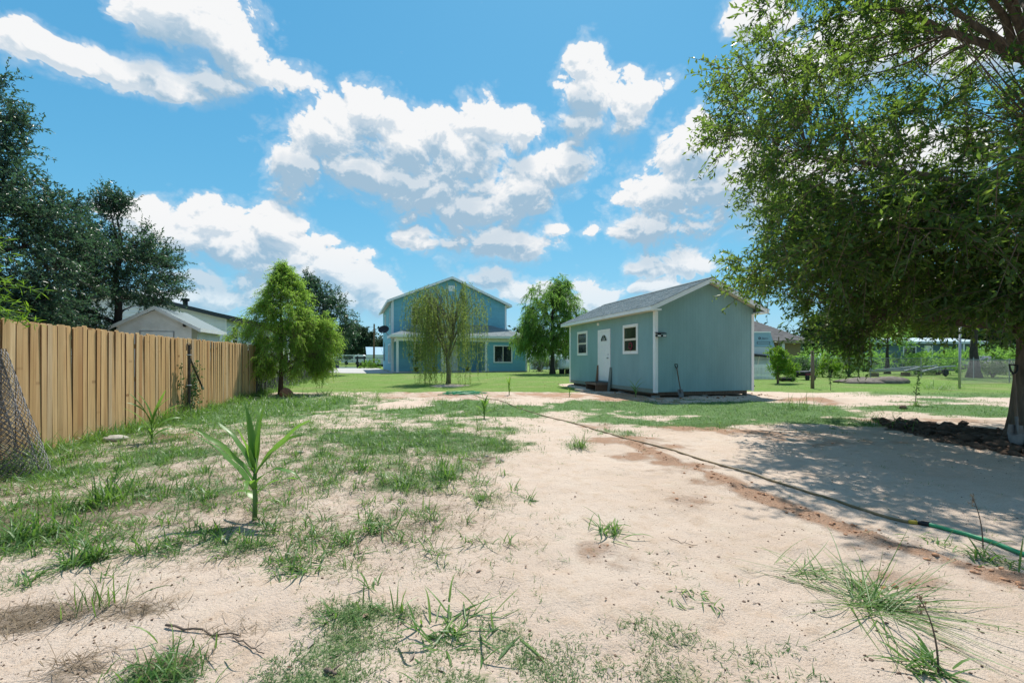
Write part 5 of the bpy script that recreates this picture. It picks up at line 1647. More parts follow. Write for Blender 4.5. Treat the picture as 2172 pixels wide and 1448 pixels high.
for px, py, d, w, h, n, lm, s_, lab in (
        (1690, 790, 31, 1.0, 1.3, 50, 'shrub', 1, 'greyish shrub against the tan house wall right of the sapling'),
        (1760, 790, 30, .75, 1.3, 44, 'bright', 2, 'bright green bush standing before the blue grey yard fence, left of the pipes'),
        (1800, 785, 31, .7, 2.3, 60, 'bright', 3, 'tall bright green bush under the oak crown, left of the pipes'),
        (1990, 785, 34, 1.7, 1.9, 90, 'softgreen', 4, 'wide soft green bush before the blue grey building'),
        (1945, 785, 35, 1.0, 1.5, 50, 'softgreen', 5, 'small soft green bush by the white stairs of the blue grey building'),
        (2105, 790, 30, 1.0, 1.3, 60, 'bright', 6, 'yellowish green bush in front of the dark blue car'),
        (2160, 795, 33, 1.6, 2.1, 80, 'softgreen', 7, 'large green bush behind the oak trunk'),
        (1715, 792, 33, .7, 1.6, 40, 'softgreen', 8, 'slim green bush right of the tan brick house'),
        (1145, 790, 42, .9, 1.4, 50, 'shrub', 9, 'dark bush at the foot of the soft green willow'),
        (1175, 792, 40, .8, 1.3, 50, 'shrub', 10, 'dark bush left of the pale tank by the far fence'),
        (790, 774, 57, 1.2, 1.1, 50, 'bright', 11, 'low bright bush behind the sliding gate'),
        (1745, 780, 40, 1.9, 2.3, 80, 'softgreen', 14, 'wide soft green bush far behind the bright green bush left of the pipes'),
        (1835, 780, 42, 2.0, 2.2, 80, 'softgreen', 15, 'soft green bush behind the pale metal pipes'),
        (1925, 780, 43, 1.6, 1.7, 60, 'shrub', 16, 'dark bush against the blue grey building wall'),
        (2035, 785, 38, 1.6, 2.0, 80, 'softgreen', 17, 'soft green bush left of the thick dark trunk'),
        (2092, 785, 42, 1.9, 2.4, 80, 'softgreen', 18, 'tall soft green bush right of the thick dark trunk'),
        (2150, 785, 44, 2.0, 2.3, 80, 'shrub', 19, 'dark bush behind the rear of the dark blue car'),
        (548, 835, 18.2, .5, .6, 40, 'weedlike', 12, 'low weedy bush where the picket fence ends'),
        (575, 838, 20, .6, .8, 40, 'weedlike', 13, 'weedy bush in front of the dark board fence')):
    shrub('shrub', at(px, py, d), lab, 'shrub', w, h, n, M['shrub' if lm == 'weedlike' else lm], .06 if d < 25 else .13, .03 if d < 25 else .06, 200 + s_, 'shrubs around the yard', 5, 9)

# thick trunk of the tree on the neighbour's side
C = lumpy(110, 31, 3.2, 3.2, 1.9, .45, .3, -.7) + np.array([0, 0, 5.0])
tree('shade_tree', at(2066, 805, 29.5), 'shade tree with a thick dark trunk behind the chain-link fence', H=5.4, r0=.27, C=C, nl=10, first=2.6, bark=M['bark_dark'], leaf=M['softgreen'], k=7, m=11, lt=.8, L=.17, W=.07, droop=.2, seed=35, spread=1.2, twigs=False)
C = lumpy(50, 32, 1.6, 1.6, 1.2, .45, .3, -.7) + np.array([0, 0, 3.2])
tree('shade_tree', at(1882, 790, 36), 'slim dark trunked tree in front of the blue grey building', H=3.6, r0=.16, C=C, nl=6, first=2.2, bark=M['bark_dark'], leaf=M['softgreen'], k=6, m=10, lt=.7, L=.17, W=.07, droop=.2, seed=36, spread=1.2, twigs=False)

# small potted tree and pots on the porch
pt = hw(1.75, -2.62, 0); pt.z = .1 + .15
t = empty('potted_tree', pt, HOUSE_RZ, 'slender young tree in a black pot on the porch of the blue house', 'potted plant')
potm = MB().lathe([(0, 0), (.17, 0), (.21, .36), (.23, .36), (.23, .4), (.19, .4), (.18, .3), (0, .3)], 14)
potm.build('pot', M['pot'], t, True)
C = lumpy(34, 41, .5, .5, .75, .3, .3) + np.array([0, 0, 1.45])
mb = MB(); limbs(mb, 1.7, .022, C, 7, 41, .6, 6, flare=1); mb.build('trunk', M['bark_dark'], t, True)
(V, F, v), a, b, c = twig_leaves(C, unit(C - np.array([0, 0, 1.2])), 4, 8, .2, .10, .045, .2, 43, 1.2)
link('crown', arr_mesh('crown', V, F, M['shrub'], v), t)
for u, lab in ((6.3, 'black nursery pot on the porch right of the glazed door'), (3.35, 'black nursery pot on the porch left of the glazed door')):
    q = hw(u, -1.9, .1); o = MB().lathe([(0, 0), (.14, 0), (.18, .34), (.2, .34), (.2, .38), (.16, .38), (.15, .28), (0, .28)], 14).build('plant_pot', M['pot'], None, True, q); tag(o, lab, 'pot', 'pots on the porch')

# willow-leaved branches that reach over the fence at the left edge
ob = Vector((-6.1, 6.9, 0))
t = empty('overhanging_shrub', ob, 0, 'bright willow-leaved branches leaning over the near left end of the picket fence', 'shrub')
r = rgen(19); mb = MB(); ps = []
for (px, py, d) in ((92, 622, 5.75), (60, 655, 5.6), (30, 600, 5.6), (50, 678, 5.5), (18, 540, 5.6), (84, 682, 5.75), (8, 515, 5.5), (28, 640, 5.6), (-20, 560, 5.6), (-30, 640, 5.6), (65, 690, 5.6), (15, 668, 5.55)):
    e = P(px, py, d) - ob
    pts = bez((0, 0, 0), (e.x * .4, e.y * .4, e.z + .55), tuple(e), 18); mb.tube(pts, list(np.linspace(.02, .003, 18)), 5); ps.append(pts[9:])
mb.build('stems', M['stem_green'], t, True)
q = np.concatenate([np.repeat(p_, 5, 0) for p_ in ps]); q = q + r.normal(size=q.shape) * .03; n = len(q)
V, F, v = leaf_quads(q, unit(r.normal(size=(n, 3)) + np.array([.5, .2, -.1])), unit(r.normal(size=(n, 3)) + np.array([0, 0, 1.5])), .09 + .06 * r.random(n), .014 + .012 * r.random(n), r.random(n))
link('foliage', arr_mesh('foliage', V, F, M['bright'], v), t)

# creeper on the gate post
t = empty('climbing_vine', (FX + .06, 12.5, 0), 0, 'small green creeper climbing the picket fence behind the steel gate post', 'vine')
r = rgen(23); mb = MB(); ps = []
for i in range(7):
    y0 = r.normal() * .1; pts = np.array([(.03 + .03 * r.random(), y0 + .18 * math.sin(s * 3 + i) + s * .12 * r.normal(), s * (.7 + .6 * r.random())) for s in np.linspace(0, 1, 12)])
    mb.tube(pts, .005, 4); ps.append(pts)
mb.build('stems', M['stem_green'], t)
q = np.concatenate([np.repeat(p_[2:], 6, 0) for p_ in ps]); n = len(q); q = q + r.normal(size=q.shape) * np.array([.03, .07, .05]); q[:, 0] = np.abs(q[:, 0])
V, F, v = leaf_quads(q, unit(r.normal(size=(n, 3)) + np.array([.4, 0, -.4])), unit(r.normal(size=(n, 3)) + np.array([1.2, 0, .6])), .05 + .03 * r.random(n), .03 + .02 * r.random(n), r.random(n))
link('foliage', arr_mesh('foliage', V, F, M['shrub'], v), t)

# ================================================================== MAIZE
def maize(px, py, h, nl, seed, label, rz=None, Lf=.5, wf=.05, up=1.1, lean=0.0):
    p = G(px, py); r = rgen(seed)
    t = empty('maize_plant', (p.x, p.y, p.z - .02), r.random() * 6 if rz is None else rz, label, 'maize plant', 'maize plants in the yard')
    hs = h * .52
    st = [(0, 0, -.03), (lean * .3, 0, hs * .4), (lean, 0, hs)]
    MB().tube(st, [.019 * h / .9 + .004, .016 * h / .9 + .002, .007], 8).build('stalk', M['stem_green'], t, True)
    for i in range(nl):
        f = (i + .6) / nl; z = hs * (.16 + .84 * f)
        az = (i % 2) * math.pi + r.normal() * .35
        L_ = Lf * (.65 + .5 * math.sin(f * 2.7)) * (.85 + .3 * r.random()); e0 = up + .35 * f + r.normal() * .07
        e0 = min(e0, 1.5)
        bend = (1.75 - 1.2 * f) * (.5 + .8 * r.random())
        V, F, v = ribbons(np.array([[lean * (z / hs) ** 1.5, 0, z]]), np.array([az]), np.array([e0]), np.array([bend]), np.array([L_]), np.array([wf * 1.55 * (.75 + .4 * r.random())]), 12, .28, np.array([.15 + .75 * r.random()]), np.array([r.normal() * .5]), .95, np.array([r.normal() * .35]))
        link('leaf', arr_mesh('leaf', V, F, M['corn'], v, True), t)
    return t


p = G(540, 1102)
t = empty('maize_plant', (p.x, p.y, p.z - .02), -YAW, 'tallest maize plant, alone on the sand in the left foreground', 'maize plant', 'maize plants in the yard')
MB().tube([(0, 0, -.03), (.005, 0, .2), (.0, .005, .36), (.01, 0, .52)], [.021, .018, .016, .008], 9).build('stalk', M['stem_green'], t, True)
r = rgen(301)
for (z, az, e0, bd, L_, w_, tn, sd) in ((.27, 3.14, .92, .42, .66, .074, .35, .1), (.33, 3.45, 1.02, .55, .62, .07, .6, -.2), (.38, .15, 1.0, .45, .60, .072, .5, .1), (.44, 2.5, 1.38, .2, .52, .07, .3, .2), (.47, .9, 1.46, .12, .56, .066, .45, -.2), (.42, 4.4, 1.3, .5, .46, .06, .7, .3),
                                       (.30, -.15, .95, 2.0, .46, .06, .4, .1), (.22, .45, .8, 1.5, .40, .055, .55, -.3), (.26, -1.3, .9, 1.7, .42, .06, .65, .3), (.18, 2.7, .7, 1.8, .30, .045, .8, .2), (.14, .1, .5, 1.2, .22, .035, .9, 0), (.40, 3.0, 1.15, .8, .55, .06, .4, -.3), (.36, .3, 1.2, 1.1, .5, .055, .5, .35), (.45, 1.9, 1.3, .6, .5, .06, .6, 0)):
    V, F, v = ribbons(np.array([[.004 * math.cos(az), .004 * math.sin(az), z]]), np.array([az]), np.array([e0]), np.array([bd]), np.array([L_ * 1.06]), np.array([w_ * 1.08]), 16, .25, np.array([tn]), np.array([r.normal() * .6]), .95, np.array([sd]))
    k_ = np.arange(len(V)) // 3; V[:, 2] += .006 * np.sin(k_ * 1.1 + az * 3) * (np.arange(len(V)) % 3 != 1)
    link('leaf', arr_mesh('leaf', V, F, M['corn'], v, True), t)
maize(322, 938, .74, 10, 302, 'maize plant beside the picket fence, left of the steel gate post', .6, .5, .05, 1.1)
maize(1027, 888, .62, 8, 303, 'upright yellowish maize plant before the coil of green hose', .2, .34, .045, 1.25)
maize(1080, 838, .78, 6, 304, 'thin maize plant on the lawn edge right of the weeping willow', .9, .45, .045, 1.2)
maize(1348, 842, .72, 5, 305, 'maize plant with long arching leaves in front of the teal shed', .1, .5, .045, .9)
maize(683, 822, .75, 7, 306, 'distant maize plant on the grass right of the cypress', .4, .5, .05, 1.0)
maize(1208, 842, .4, 4, 307, 'small maize seedling at the far corner of the teal shed', .4, .25, .03, 1.0)

# ================================================================== GRASS AND WEEDS
def clump(name, px, py, n, L, W, e, bend, seed, label, mt='weed', rad=.06, group='tufts of coarse grass', cat='grass tuft', S=5, side=.5, var=None, azc=None, azs=None):
    p = G(px, py); r = rgen(seed)
    rt = np.concatenate([r.normal(size=(n, 2)) * rad, np.zeros((n, 1))], 1)
    for i in range(n): rt[i, 2] = gz(p.x + rt[i, 0], p.y + rt[i, 1]) - p.z - .004
    az = r.random(n) * 6.283 if azc is None else azc + r.normal(size=n) * azs
    e0 = np.clip(r.normal(e, .3, n), .06, 1.5); b = np.clip(r.normal(bend, .35, n), 0, 2.2)
    b = np.minimum(b, e0 * 2 + .12)
    ln = L * (.35 + .8 * r.random(n))
    V, F, v = ribbons(rt, az, e0, b, ln, W * (.6 + .7 * r.random(n)), S, .3, np.clip(r.normal(.5, .25, n), 0, 1), r.normal(size=n) * .5, .93, r.normal(size=n) * side)
    V[:, 2] = np.maximum(V[:, 2], .001 + 0 * V[:, 2])
    o = link(name, arr_mesh(name, V, F, M[mt], v, True)); o.location = p
    return tag(o, label, cat, group)


clump('grass_tuft', 1290, 1128, 46, .24, .012, .75, 1.0, 401, 'star-shaped tuft of coarse grass alone on the bare sand in the middle')
clump('grass_tuft', 800, 1125, 60, .22, .013, .8, 1.2, 402, 'coarse tuft on the sand right of the tallest maize plant')
clump('grass_tuft', 960, 1340, 70, .22, .0115, .5, .8, 403, 'wide low tuft of broad blades in the bottom foreground beside the creeping grass', rad=.12)
clump('grass_tuft', 330, 1440, 110, .17, .0075, .95, 1.0, 404, 'dense dark green tuft cut by the lower edge of the photo', rad=.1)
clump('grass_tuft', 190, 1192, 70, .24, .012, .8, 1.2, 405, 'coarse tuft in the left foreground below the fence roll')
clump('grass_tuft', 630, 1212, 60, .17, .011, .8, 1.2, 406, 'round low tuft between the tallest maize plant and the lower edge')
clump('grass_tuft', 225, 1070, 80, .42, .013, 1.15, .8, 407, 'taller upright tuft between the fence roll and the tallest maize plant')
clump('grass_tuft', 2105, 1190, 46, .22, .011, .7, 1.0, 408, 'tuft beside the green end of the hose')
clump('grass_tuft', 1985, 1425, 40, .22, .012, .6, 1.1, 409, 'tuft at the foot of the purple flowering stem in the lower right corner')
clump('grass_tuft', 1480, 1270, 26, .11, .009, .6, .8, 410, 'little tuft left of the flattened grass on the right')
clump('grass_tuft', 1230, 950, 50, .34, .010, 1.1, .7, 411, 'wispy tuft beside the hose in the middle of the yard')
clump('grass_tuft', 945, 1015, 60, .30, .013, 1.0, .9, 412, 'upright tuft in the creeping grass left of the grey rubble')
clump('grass_tuft', 765, 1000, 46, .26, .012, .95, 1.0, 413, 'tuft in the grass between the tallest maize plant and the grey rubble')
clump('grass_tuft', 460, 1130, 36, .2, .011, .8, 1.0, 414, 'small tuft just left of the shadow of the tallest maize plant')
clump('grass_tuft', 205, 1290, 40, .22, .006, 1.2, .4, 415, 'thin wispy tuft standing in the dead grass of the left foreground')
clump('grass_tuft', 1120, 1060, 26, .16, .010, .5, .8, 416, 'small flat tuft on the sand above the star-shaped one')
clump('grass_tuft', 1980, 1150, 30, .13, .010, .6, .9, 417, 'small tuft on shaded sand beside the hose joint')
clump('grass_tuft', 60, 1140, 80, .34, .012, 1.05, 1.0, 418, 'tall tuft at the left edge below the fence roll', rad=.12)
clump('grass_tuft', 40, 1000, 150, .5, .012, .9, 1.2, 419, 'long overgrown grass at the foot of the fence roll', rad=.2)
clump('grass_tuft', 140, 975, 60, .4, .012, .9, 1.0, 420, 'grass tuft against the picket fence just right of the fence roll', rad=.12)
clump('grass_tuft', 1700, 868, 60, .5, .012, 1.1, .8, 421, 'long grass tuft at the dark earth right of the teal shed', rad=.2)
clump('grass_tuft', 1880, 905, 80, .34, .010, 1.1, .9, 422, 'yellowish grass tuft left of the dark soil heap', rad=.25)
clump('grass_tuft', 1992, 826, 120, .7, .016, .8, 1.3, 423, 'dark mound of long grass on the right lawn by the grey pole', rad=.35)
clump('grass_tuft', 1945, 862, 70, .3, .012, .9, 1.1, 424, 'tuft at the foot of the tall dried weed on the right lawn', rad=.05)
# the patch of long stems lying flat
for (px, py, n, L, azc, azs, sd, lab) in ((1855, 1285, 130, .62, -.25, 1.4, 431, 'patch of long grass lying flat on the sand in the right foreground'), (1690, 1215, 46, .4, -.6, 1.6, 432, 'smaller flattened grass clump above and left of the long flat patch'), (1870, 1262, 40, .34, 2.4, 1.6, 433, 'flattened clump with dry seed heads behind the long flat patch')):
    clump('flattened_grass', px, py, n, L, .006, .12, .18, sd, lab, 'weed', .07, 'flattened grass', 'flattened grass', 6, .25, azc=azc, azs=azs)
# tall weeds with a stem
for (px, py, h, sd, lab, hd) in ((1990, 1425, .30, 441, 'purple-brown flowering grass stem in the lower right corner', True), (2085, 1165, .36, 442, 'thin dark weed stem leaning by the green end of the hose', True),
                                 (1942, 860, 1.05, 443, 'tall dried leafy weed on the right lawn left of the grey pole', False), (1762, 828, 1.0, 444, 'dry brown weed stalk right of the brown fence post', False)):
    p = G(px, py); r = rgen(sd); t = empty('weed_stem', p, 0, lab, 'weed')
    lx = .18 * h * r.normal()
    pts = bez((0, 0, 0), (0, 0, h * .6), (lx, .05 * h, h), 8)
    MB().tube(pts, list(np.linspace(.0045, .002, 8) * (1 if hd else 2.4)), 5).build('stem', M['twig'], t)
    n = 40 if hd else 60
    if hd: q = pts[-1] + np.concatenate([r.normal(size=(n, 2)) * .006, (r.random((n, 1)) - .8) * h * .25], 1); ls, lw = .02, .006
    else: q = pts[r.integers(2, 8, n)] + r.normal(size=(n, 3)) * .03; ls, lw = .09, .035
    V, F, v = leaf_quads(q, unit(r.normal(size=(n, 3)) + np.array([0, 0, .7 if hd else 0])), unit(r.normal(size=(n, 3))), ls * (.6 + .8 * r.random(n)), lw * (.6 + .8 * r.random(n)), r.random(n))
    link('seed_head' if hd else 'leaves', arr_mesh('seed_head', V, F, M['dry'] if hd else M['shrub'], v), t)


def scatter(n, seed, d0, d1, p, pw, cover, lim=1.35):
    """points on the ground, more of them close by; kept in step with the cover"""
    r = rgen(seed)
    d = (d0 ** (1 - pw) + r.random(n) * (d1 ** (1 - pw) - d0 ** (1 - pw))) ** (1 / (1 - pw))
    xr = (r.random(n) * 2 - 1) * lim * d
    x = xr * math.cos(YAW) + d * math.sin(YAW); y = -xr * math.sin(YAW) + d * math.cos(YAW)
    g = cover(x, y); k = r.random(n) < g * p
    k &= (x > FX + .05) | (y > 33)
    k &= ~((x > SX - .05) & (x < SX + SW + .05) & (y > SY - .02) & (y < SY + SL + .05))
    lu = (x - H0.x) * hu.x + (y - H0.y) * hu.y; lv = (x - H0.x) * hv.x + (y - H0.y) * hv.y
    k &= ~((lu > -.3) & (lu < 12) & (lv > -2.8) & (lv < 13))
    k &= ~((lu > -6.5) & (lu < 0) & (lv > -2) & (lv < 20))
    return x[k], y[k], d[k]


def sward(name, n, seed, d0, d1, p, pw, cover, per, L, W, e, bend, mt, S=2, jit=.03, grow_=0.0, label=None):
    x, y, d = scatter(n, seed, d0, d1, p, pw, cover)
    r = rgen(seed + 1); N = len(x)
    ton = r.random(N) * .4 + .5 * vnoise(x / .7, y / .7, seed)
    sz = .6 + .8 * vnoise(x / .5, y / .5, seed + 3)
    X = np.repeat(x, per) + r.normal(size=N * per) * jit; Y = np.repeat(y, per) + r.normal(size=N * per) * jit; D = np.repeat(d, per)
    Z = terrain(X, Y) - .003
    k = 1 + grow_ * D
    m_ = N * per
    V, F, v = ribbons(np.stack([X, Y, Z], 1), r.random(m_) * 6.283, np.clip(r.normal(e, .35, m_), .05, 1.5), np.clip(r.normal(bend, .3, m_), 0, 2), L * k * np.repeat(sz, per) * (.5 + .8 * r.random(m_)), W * k * (.7 + .6 * r.random(m_)), S, 0, np.clip(np.repeat(ton, per) * .8 + r.random(m_) * .3 + (r.random(m_) < .05) * .5, 0, 1), r.normal(size=m_) * .5)
    return tag(link(name, arr_mesh(name, V, F, M[mt], v)), kind='stuff')


near_g = lambda x, y: grass_cover(x, y) * (1 - sstep(16.5, 18.5, cam_xy(x, y)[1]))
lawn_g = lambda x, y: grass_cover(x, y) * sstep(16.5, 18.5, cam_xy(x, y)[1])
bend_g = lambda x, y: np.clip(near_g(x, y) * 1.2 - .1, 0, 1)
sprig = lambda x, y: bend_g(x, y) * sstep(.34, .56, fbm(x / .11, y / .11, 3, 601) * .8 + .28 * bend_g(x, y))
sward('grass', 115000, 501, 1.5, 8, .85, .55, sprig, 6, .033, .0034, .5, .5, 'grass', 2, .022, .06)
sward('grass', 46000, 502, 6, 18.5, 1.0, .5, near_g, 5, .042, .007, .8, .6, 'grass', 2, .06, .035)
left_z = lambda x, y: np.clip(near_g(x, y) * 1.5 - .22, 0, 1) * (1 - sstep(-.6, .5, cam_xy(x, y)[0])) * sstep(2.6, 3.4, cam_xy(x, y)[1])
sward('grass', 13000, 503, 2.4, 14, .8, .75, left_z, 12, .125, .0075, .85, 1.0, 'weed', 3, .03, .03)
sward('grass', 1500, 513, 2.2, 14, .5, .75, near_g, 12, .11, .0075, .75, 1.0, 'weed', 3, .03, .03)
sward('grass', 9000, 521, 1.5, 10, .35, .6, lambda x, y: (.25 + .75 * (1 - sstep(-.5, 1.6, cam_xy(x, y)[0]))) * sstep(.45, .62, fbm(x / .6, y / .6, 3, 611)), 6, .035, .0034, .55, .5, 'grass', 2, .02, .06)
sward('lawn_grass', 36000, 504, 16.5, 46, 1.0, .6, lawn_g, 3, .032, .012, 1.0, .5, 'lawn', 1, .12, .012)
sward('dry_grass', 34000, 505, 1.6, 9, .8, .6, thatch_cover, 8, .085, .0028, .16, .2, 'dry', 2, .04, .06)
# weeds along the foot of the fence
fw = lambda x, y: np.exp(-((x + 4.6) / .2) ** 2) * sstep(6.5, 8, y) * (.3 + .7 * (vnoise(y / .9, x * 0, 3) > .45))
sward('fence_weeds', 60000, 506, 6, 26, .9, .4, fw, 9, .26, .011, 1.0, .8, 'weed', 3, .05, .01)
tg = lambda x, y: np.clip(1 - ell(x, y, 590, 858, 210, 26), 0, 1) ** .5 * .8 + np.clip(1 - ell(x, y, 560, 900, 150, 22), 0, 1) * .3
sward('long_grass', 9000, 507, 7, 22, .9, .4, tg, 8, .22, .011, .95, .9, 'weed', 3, .06, .02)

# fallen leaves, grit, clods
r = rgen(61); n = 420
x, y, d = scatter(n, 62, 1.6, 9, .6, .75, lambda x, y: .35 + .65 * (cam_xy(x, y)[0] < .8))
n = len(x); ln = .02 + .045 * r.random(n) ** 2
V, F, v = leaf_quads(np.stack([x, y, terrain(x, y) + .006], 1), unit(np.concatenate([r.normal(size=(n, 2)), r.normal(size=(n, 1)) * .12], 1)), unit(r.normal(size=(n, 3)) * .25 + np.array([0, 0, 1])), ln, ln * .42, r.random(n), .2)
tag(link('fallen_leaves', arr_mesh('fallen_leaves', V, F, M['deadleaf'], v)), kind='stuff')


def crumbs(name, x, y, size, mt, seed, flat=.6, sink=.3):
    r = rgen(seed); n = len(x)
    ico = np.array([(0, 0, 1), (.89, 0, .45), (.28, .85, .45), (-.72, .53, .45), (-.72, -.53, .45), (.28, -.85, .45), (.72, .53, -.45), (-.28, .85, -.45), (-.89, 0, -.45), (-.28, -.85, -.45), (.72, -.53, -.45), (0, 0, -1)])
    fc = np.array([(0, 1, 2), (0, 2, 3), (0, 3, 4), (0, 4, 5), (0, 5, 1), (1, 6, 2), (2, 7, 3), (3, 8, 4), (4, 9, 5), (5, 10, 1), (6, 7, 2), (7, 8, 3), (8, 9, 4), (9, 10, 5), (10, 6, 1), (11, 7, 6), (11, 8, 7), (11, 9, 8), (11, 10, 9), (11, 6, 10)])
    V = ico[None] * (1 + .3 * r.normal(size=(n, 12, 1)))
    V = V * size[:, None, None] * np.stack([.7 + .6 * r.random(n), .7 + .6 * r.random(n), flat * (.7 + .6 * r.random(n))], 1)[:, None, :]
    a = r.random(n) * 6.283; c, s = np.cos(a)[:, None], np.sin(a)[:, None]
    X = V[..., 0] * c - V[..., 1] * s + x[:, None]; Y = V[..., 0] * s + V[..., 1] * c + y[:, None]; Z = V[..., 2] + (terrain(x, y) + size * flat * (1 - sink) * .6)[:, None]
    F = (fc[None] + (np.arange(n) * 12)[:, None, None]).reshape(-1, 3)
    return tag(link(name, arr_mesh(name, np.stack([X, Y, Z], -1).reshape(-1, 3), F, mt)), kind='stuff')


x, y, d = scatter(9000, 63, 1.5, 9, .9, .8, lambda x, y: np.clip(1 - grass_cover(x, y) * 1.3, .02, 1) * (.25 + .75 * (vnoise(x / .8, y / .8, 4) > .45)))
crumbs('grit', x, y, .0022 + .006 * rgen(64).random(len(x)) ** 5, M['dirtclod'], 65)
x, y, d = scatter(46000, 66, 2.0, 16, .9, .6, lambda x, y: np.exp(-(line_dist(x, y, RIDGE_W) / .10) ** 2) * (fbm(x / .35, y / .35, 4, 103) > .42) + .4 * clay_cover(x, y) ** 2)
crumbs('clay_crumbs', x, y, .003 + .016 * rgen(67).random(len(x)) ** 3, M['redclod'], 68)
x, y, d = scatter(30000, 69, 4.5, 14, .8, .5, lambda x, y: sstep(.05, .4, heap_mask(x, y)))
crumbs('soil_clods', x, y, .015 + .10 * rgen(70).random(len(x)) ** 4, M['dirtclod'], 71)
x, y, d = scatter(16000, 72, 8, 26, .8, .5, lambda x, y: np.exp(-((shed_dist(x, y) - .25) / .45) ** 2) * .6)
crumbs('earth_crumbs', x, y, .01 + .04 * rgen(73).random(len(x)) ** 3, M['clay'], 74)
x, y, d = scatter(5000, 75, 4, 9, 1, .5, lambda x, y: np.clip(1 - ell(x, y, 1030, 972, 60, 12), 0, 1) * .8)
crumbs('rubble', x, y, .008 + .03 * rgen(76).random(len(x)) ** 3, M['stone'], 77, .35)
# ================================================================== HOSE
def hose(name, pix, rad, mt, label, lift=0.0, n=10, smooth_=True):
    W = [G(*p) for p in pix]
    q = []
    for i in range(len(W) - 1):
        p0, p1, p2, p3 = W[max(i - 1, 0)], W[i], W[i + 1], W[min(i + 2, len(W) - 1)]
        for k in range(n):
            t = k / n
            v = .5 * ((2 * p1) + (p2 - p0) * t + (2 * p0 - 5 * p1 + 4 * p2 - p3) * t * t + (3 * p1 - p0 - 3 * p2 + p3) * t ** 3)
            q.append(Vector((v.x, v.y, gz(v.x, v.y) + rad * .75 + lift)))
    q.append(W[-1] + Vector((0, 0, rad * .75)))
    for _ in range(3):
        z = [p.z for p in q]
        for i in range(1, len(q) - 1): q[i].z = max((z[i - 1] + z[i] + z[i + 1]) / 3, gz(q[i].x, q[i].y) + rad * .5)
    return q, MB().tube(q, rad, 8)


hs = empty('garden_hose', G(1500, 972), 0, 'long dusty brown garden hose with a green end running across the sand to the right', 'hose')
q, mb = hose('x', [(1005, 838), (1030, 846), (1060, 850), (1095, 864), (1150, 882), (1210, 896), (1300, 922), (1400, 949), (1450, 964), (1560, 996), (1640, 1022), (1720, 1048), (1800, 1073), (1880, 1098), (1960, 1113)], .0125, None, '')
o = mb.build('brown_hose', M['tan_hose'], None, True); o.parent = hs; o.matrix_parent_inverse = Matrix.Translation(hs.location).inverted()
q2, mb = hose('x', [(1966, 1115), (2010, 1126), (2080, 1146), (2130, 1163), (2190, 1184), (2300, 1215), (2420, 1240)], .0155, None, '', .004)
o = mb.build('green_hose', M['green_hose'], None, True); o.parent = hs; o.matrix_parent_inverse = Matrix.Translation(hs.location).inverted()
a, b = q[-3], q2[2]
o = MB().tube([a.lerp(b, t) + Vector((0, 0, .003)) for t in (0, .25, .3, .55, .6, 1)], [.017, .0175, .021, .021, .019, .019], 10).build('coupling', M['blackmetal'], None, True); o.parent = hs; o.matrix_parent_inverse = Matrix.Translation(hs.location).inverted()
a = q[-6]; b = q[-3]
o = MB().tube([a.lerp(b, t) + Vector((0, 0, .002)) for t in (.1, .3, .5, .7, .9)], [.0165, .018, .0175, .018, .0165], 10).build('tape', M['hose_yellow'], None, True); o.parent = hs; o.matrix_parent_inverse = Matrix.Translation(hs.location).inverted()
# coil of green hose on the sand strip
cp = G(985, 836); r = rgen(3); pts = []
for i in range(230):
    w = i / 230 * 2 * math.pi * 6.3; rr = .42 + .12 * math.sin(i * .11) + .05 * r.normal() * .3
    pts.append((rr * 1.35 * math.cos(w) + .1 * math.sin(w * .16), rr * math.sin(w), .02 + .012 * (i / 230 * 6.3) + .012 * math.sin(w * 1.7)))
pts += [(-.7, -.1, .03), (-1.0, -.22, .02)]
o = MB().tube(pts, .014, 6).build('hose_coil', M['green_hose'], None, True, cp); tag(o, 'loose coil of green hose on the sand in front of the weeping willow', 'hose')

# ================================================================== ROLL OF CHAIN-LINK AT THE LEFT EDGE
def mesh_ribbons(mb, func, nu, nv, t):
    """diamond wire net: two families of thin wires over a patch func(u,v), u in 0..nu, v in 0..nv cells"""
    for s in (1, -1):
        for k in range(-nv, nu + nv + 1, 1):
            line = []
            for j in range(nv + 1):
                u = k + s * j if s == 1 else k - j + 0
                if 0 <= u <= nu: line.append(func(u / nu, j / nv, s * (1 if j % 2 else -1)))
            if len(line) > 1: mb.tube(line, t, 3, False)


rp = G(2, 1012)
roll = empty('wire_fence_roll', (rp.x - .02, rp.y, rp.z), 0, 'dark leaning roll of old chain-link wire against the near end of the picket fence', 'wire roll')
rl = MB(); LE = .20
for lay, rad0 in enumerate((.36, .28, .18)):
    def f(u, v, s, rad0=rad0, lay=lay):
        w = u * 2 * math.pi + lay; z = v * (1.42 - .02 * lay)
        rr = rad0 * (1.12 - .42 * v ** 1.5) + .012 * math.sin(w * 3 + z * 4) + .004 * s
        return (rr * math.cos(w) - LE * z, rr * math.sin(w) * .95 + .04 * z, z)
    mesh_ribbons(rl, f, int(30 * rad0 / .36) + 4, 22, .0026)
rl.build('wire_net', M['wire_dark'], roll)
MB().tube([(-.02, .0, 0), (-.02 - LE * 1.45, .06, 1.5)], .03, 8).build('core_pipe', M['steel'], roll)

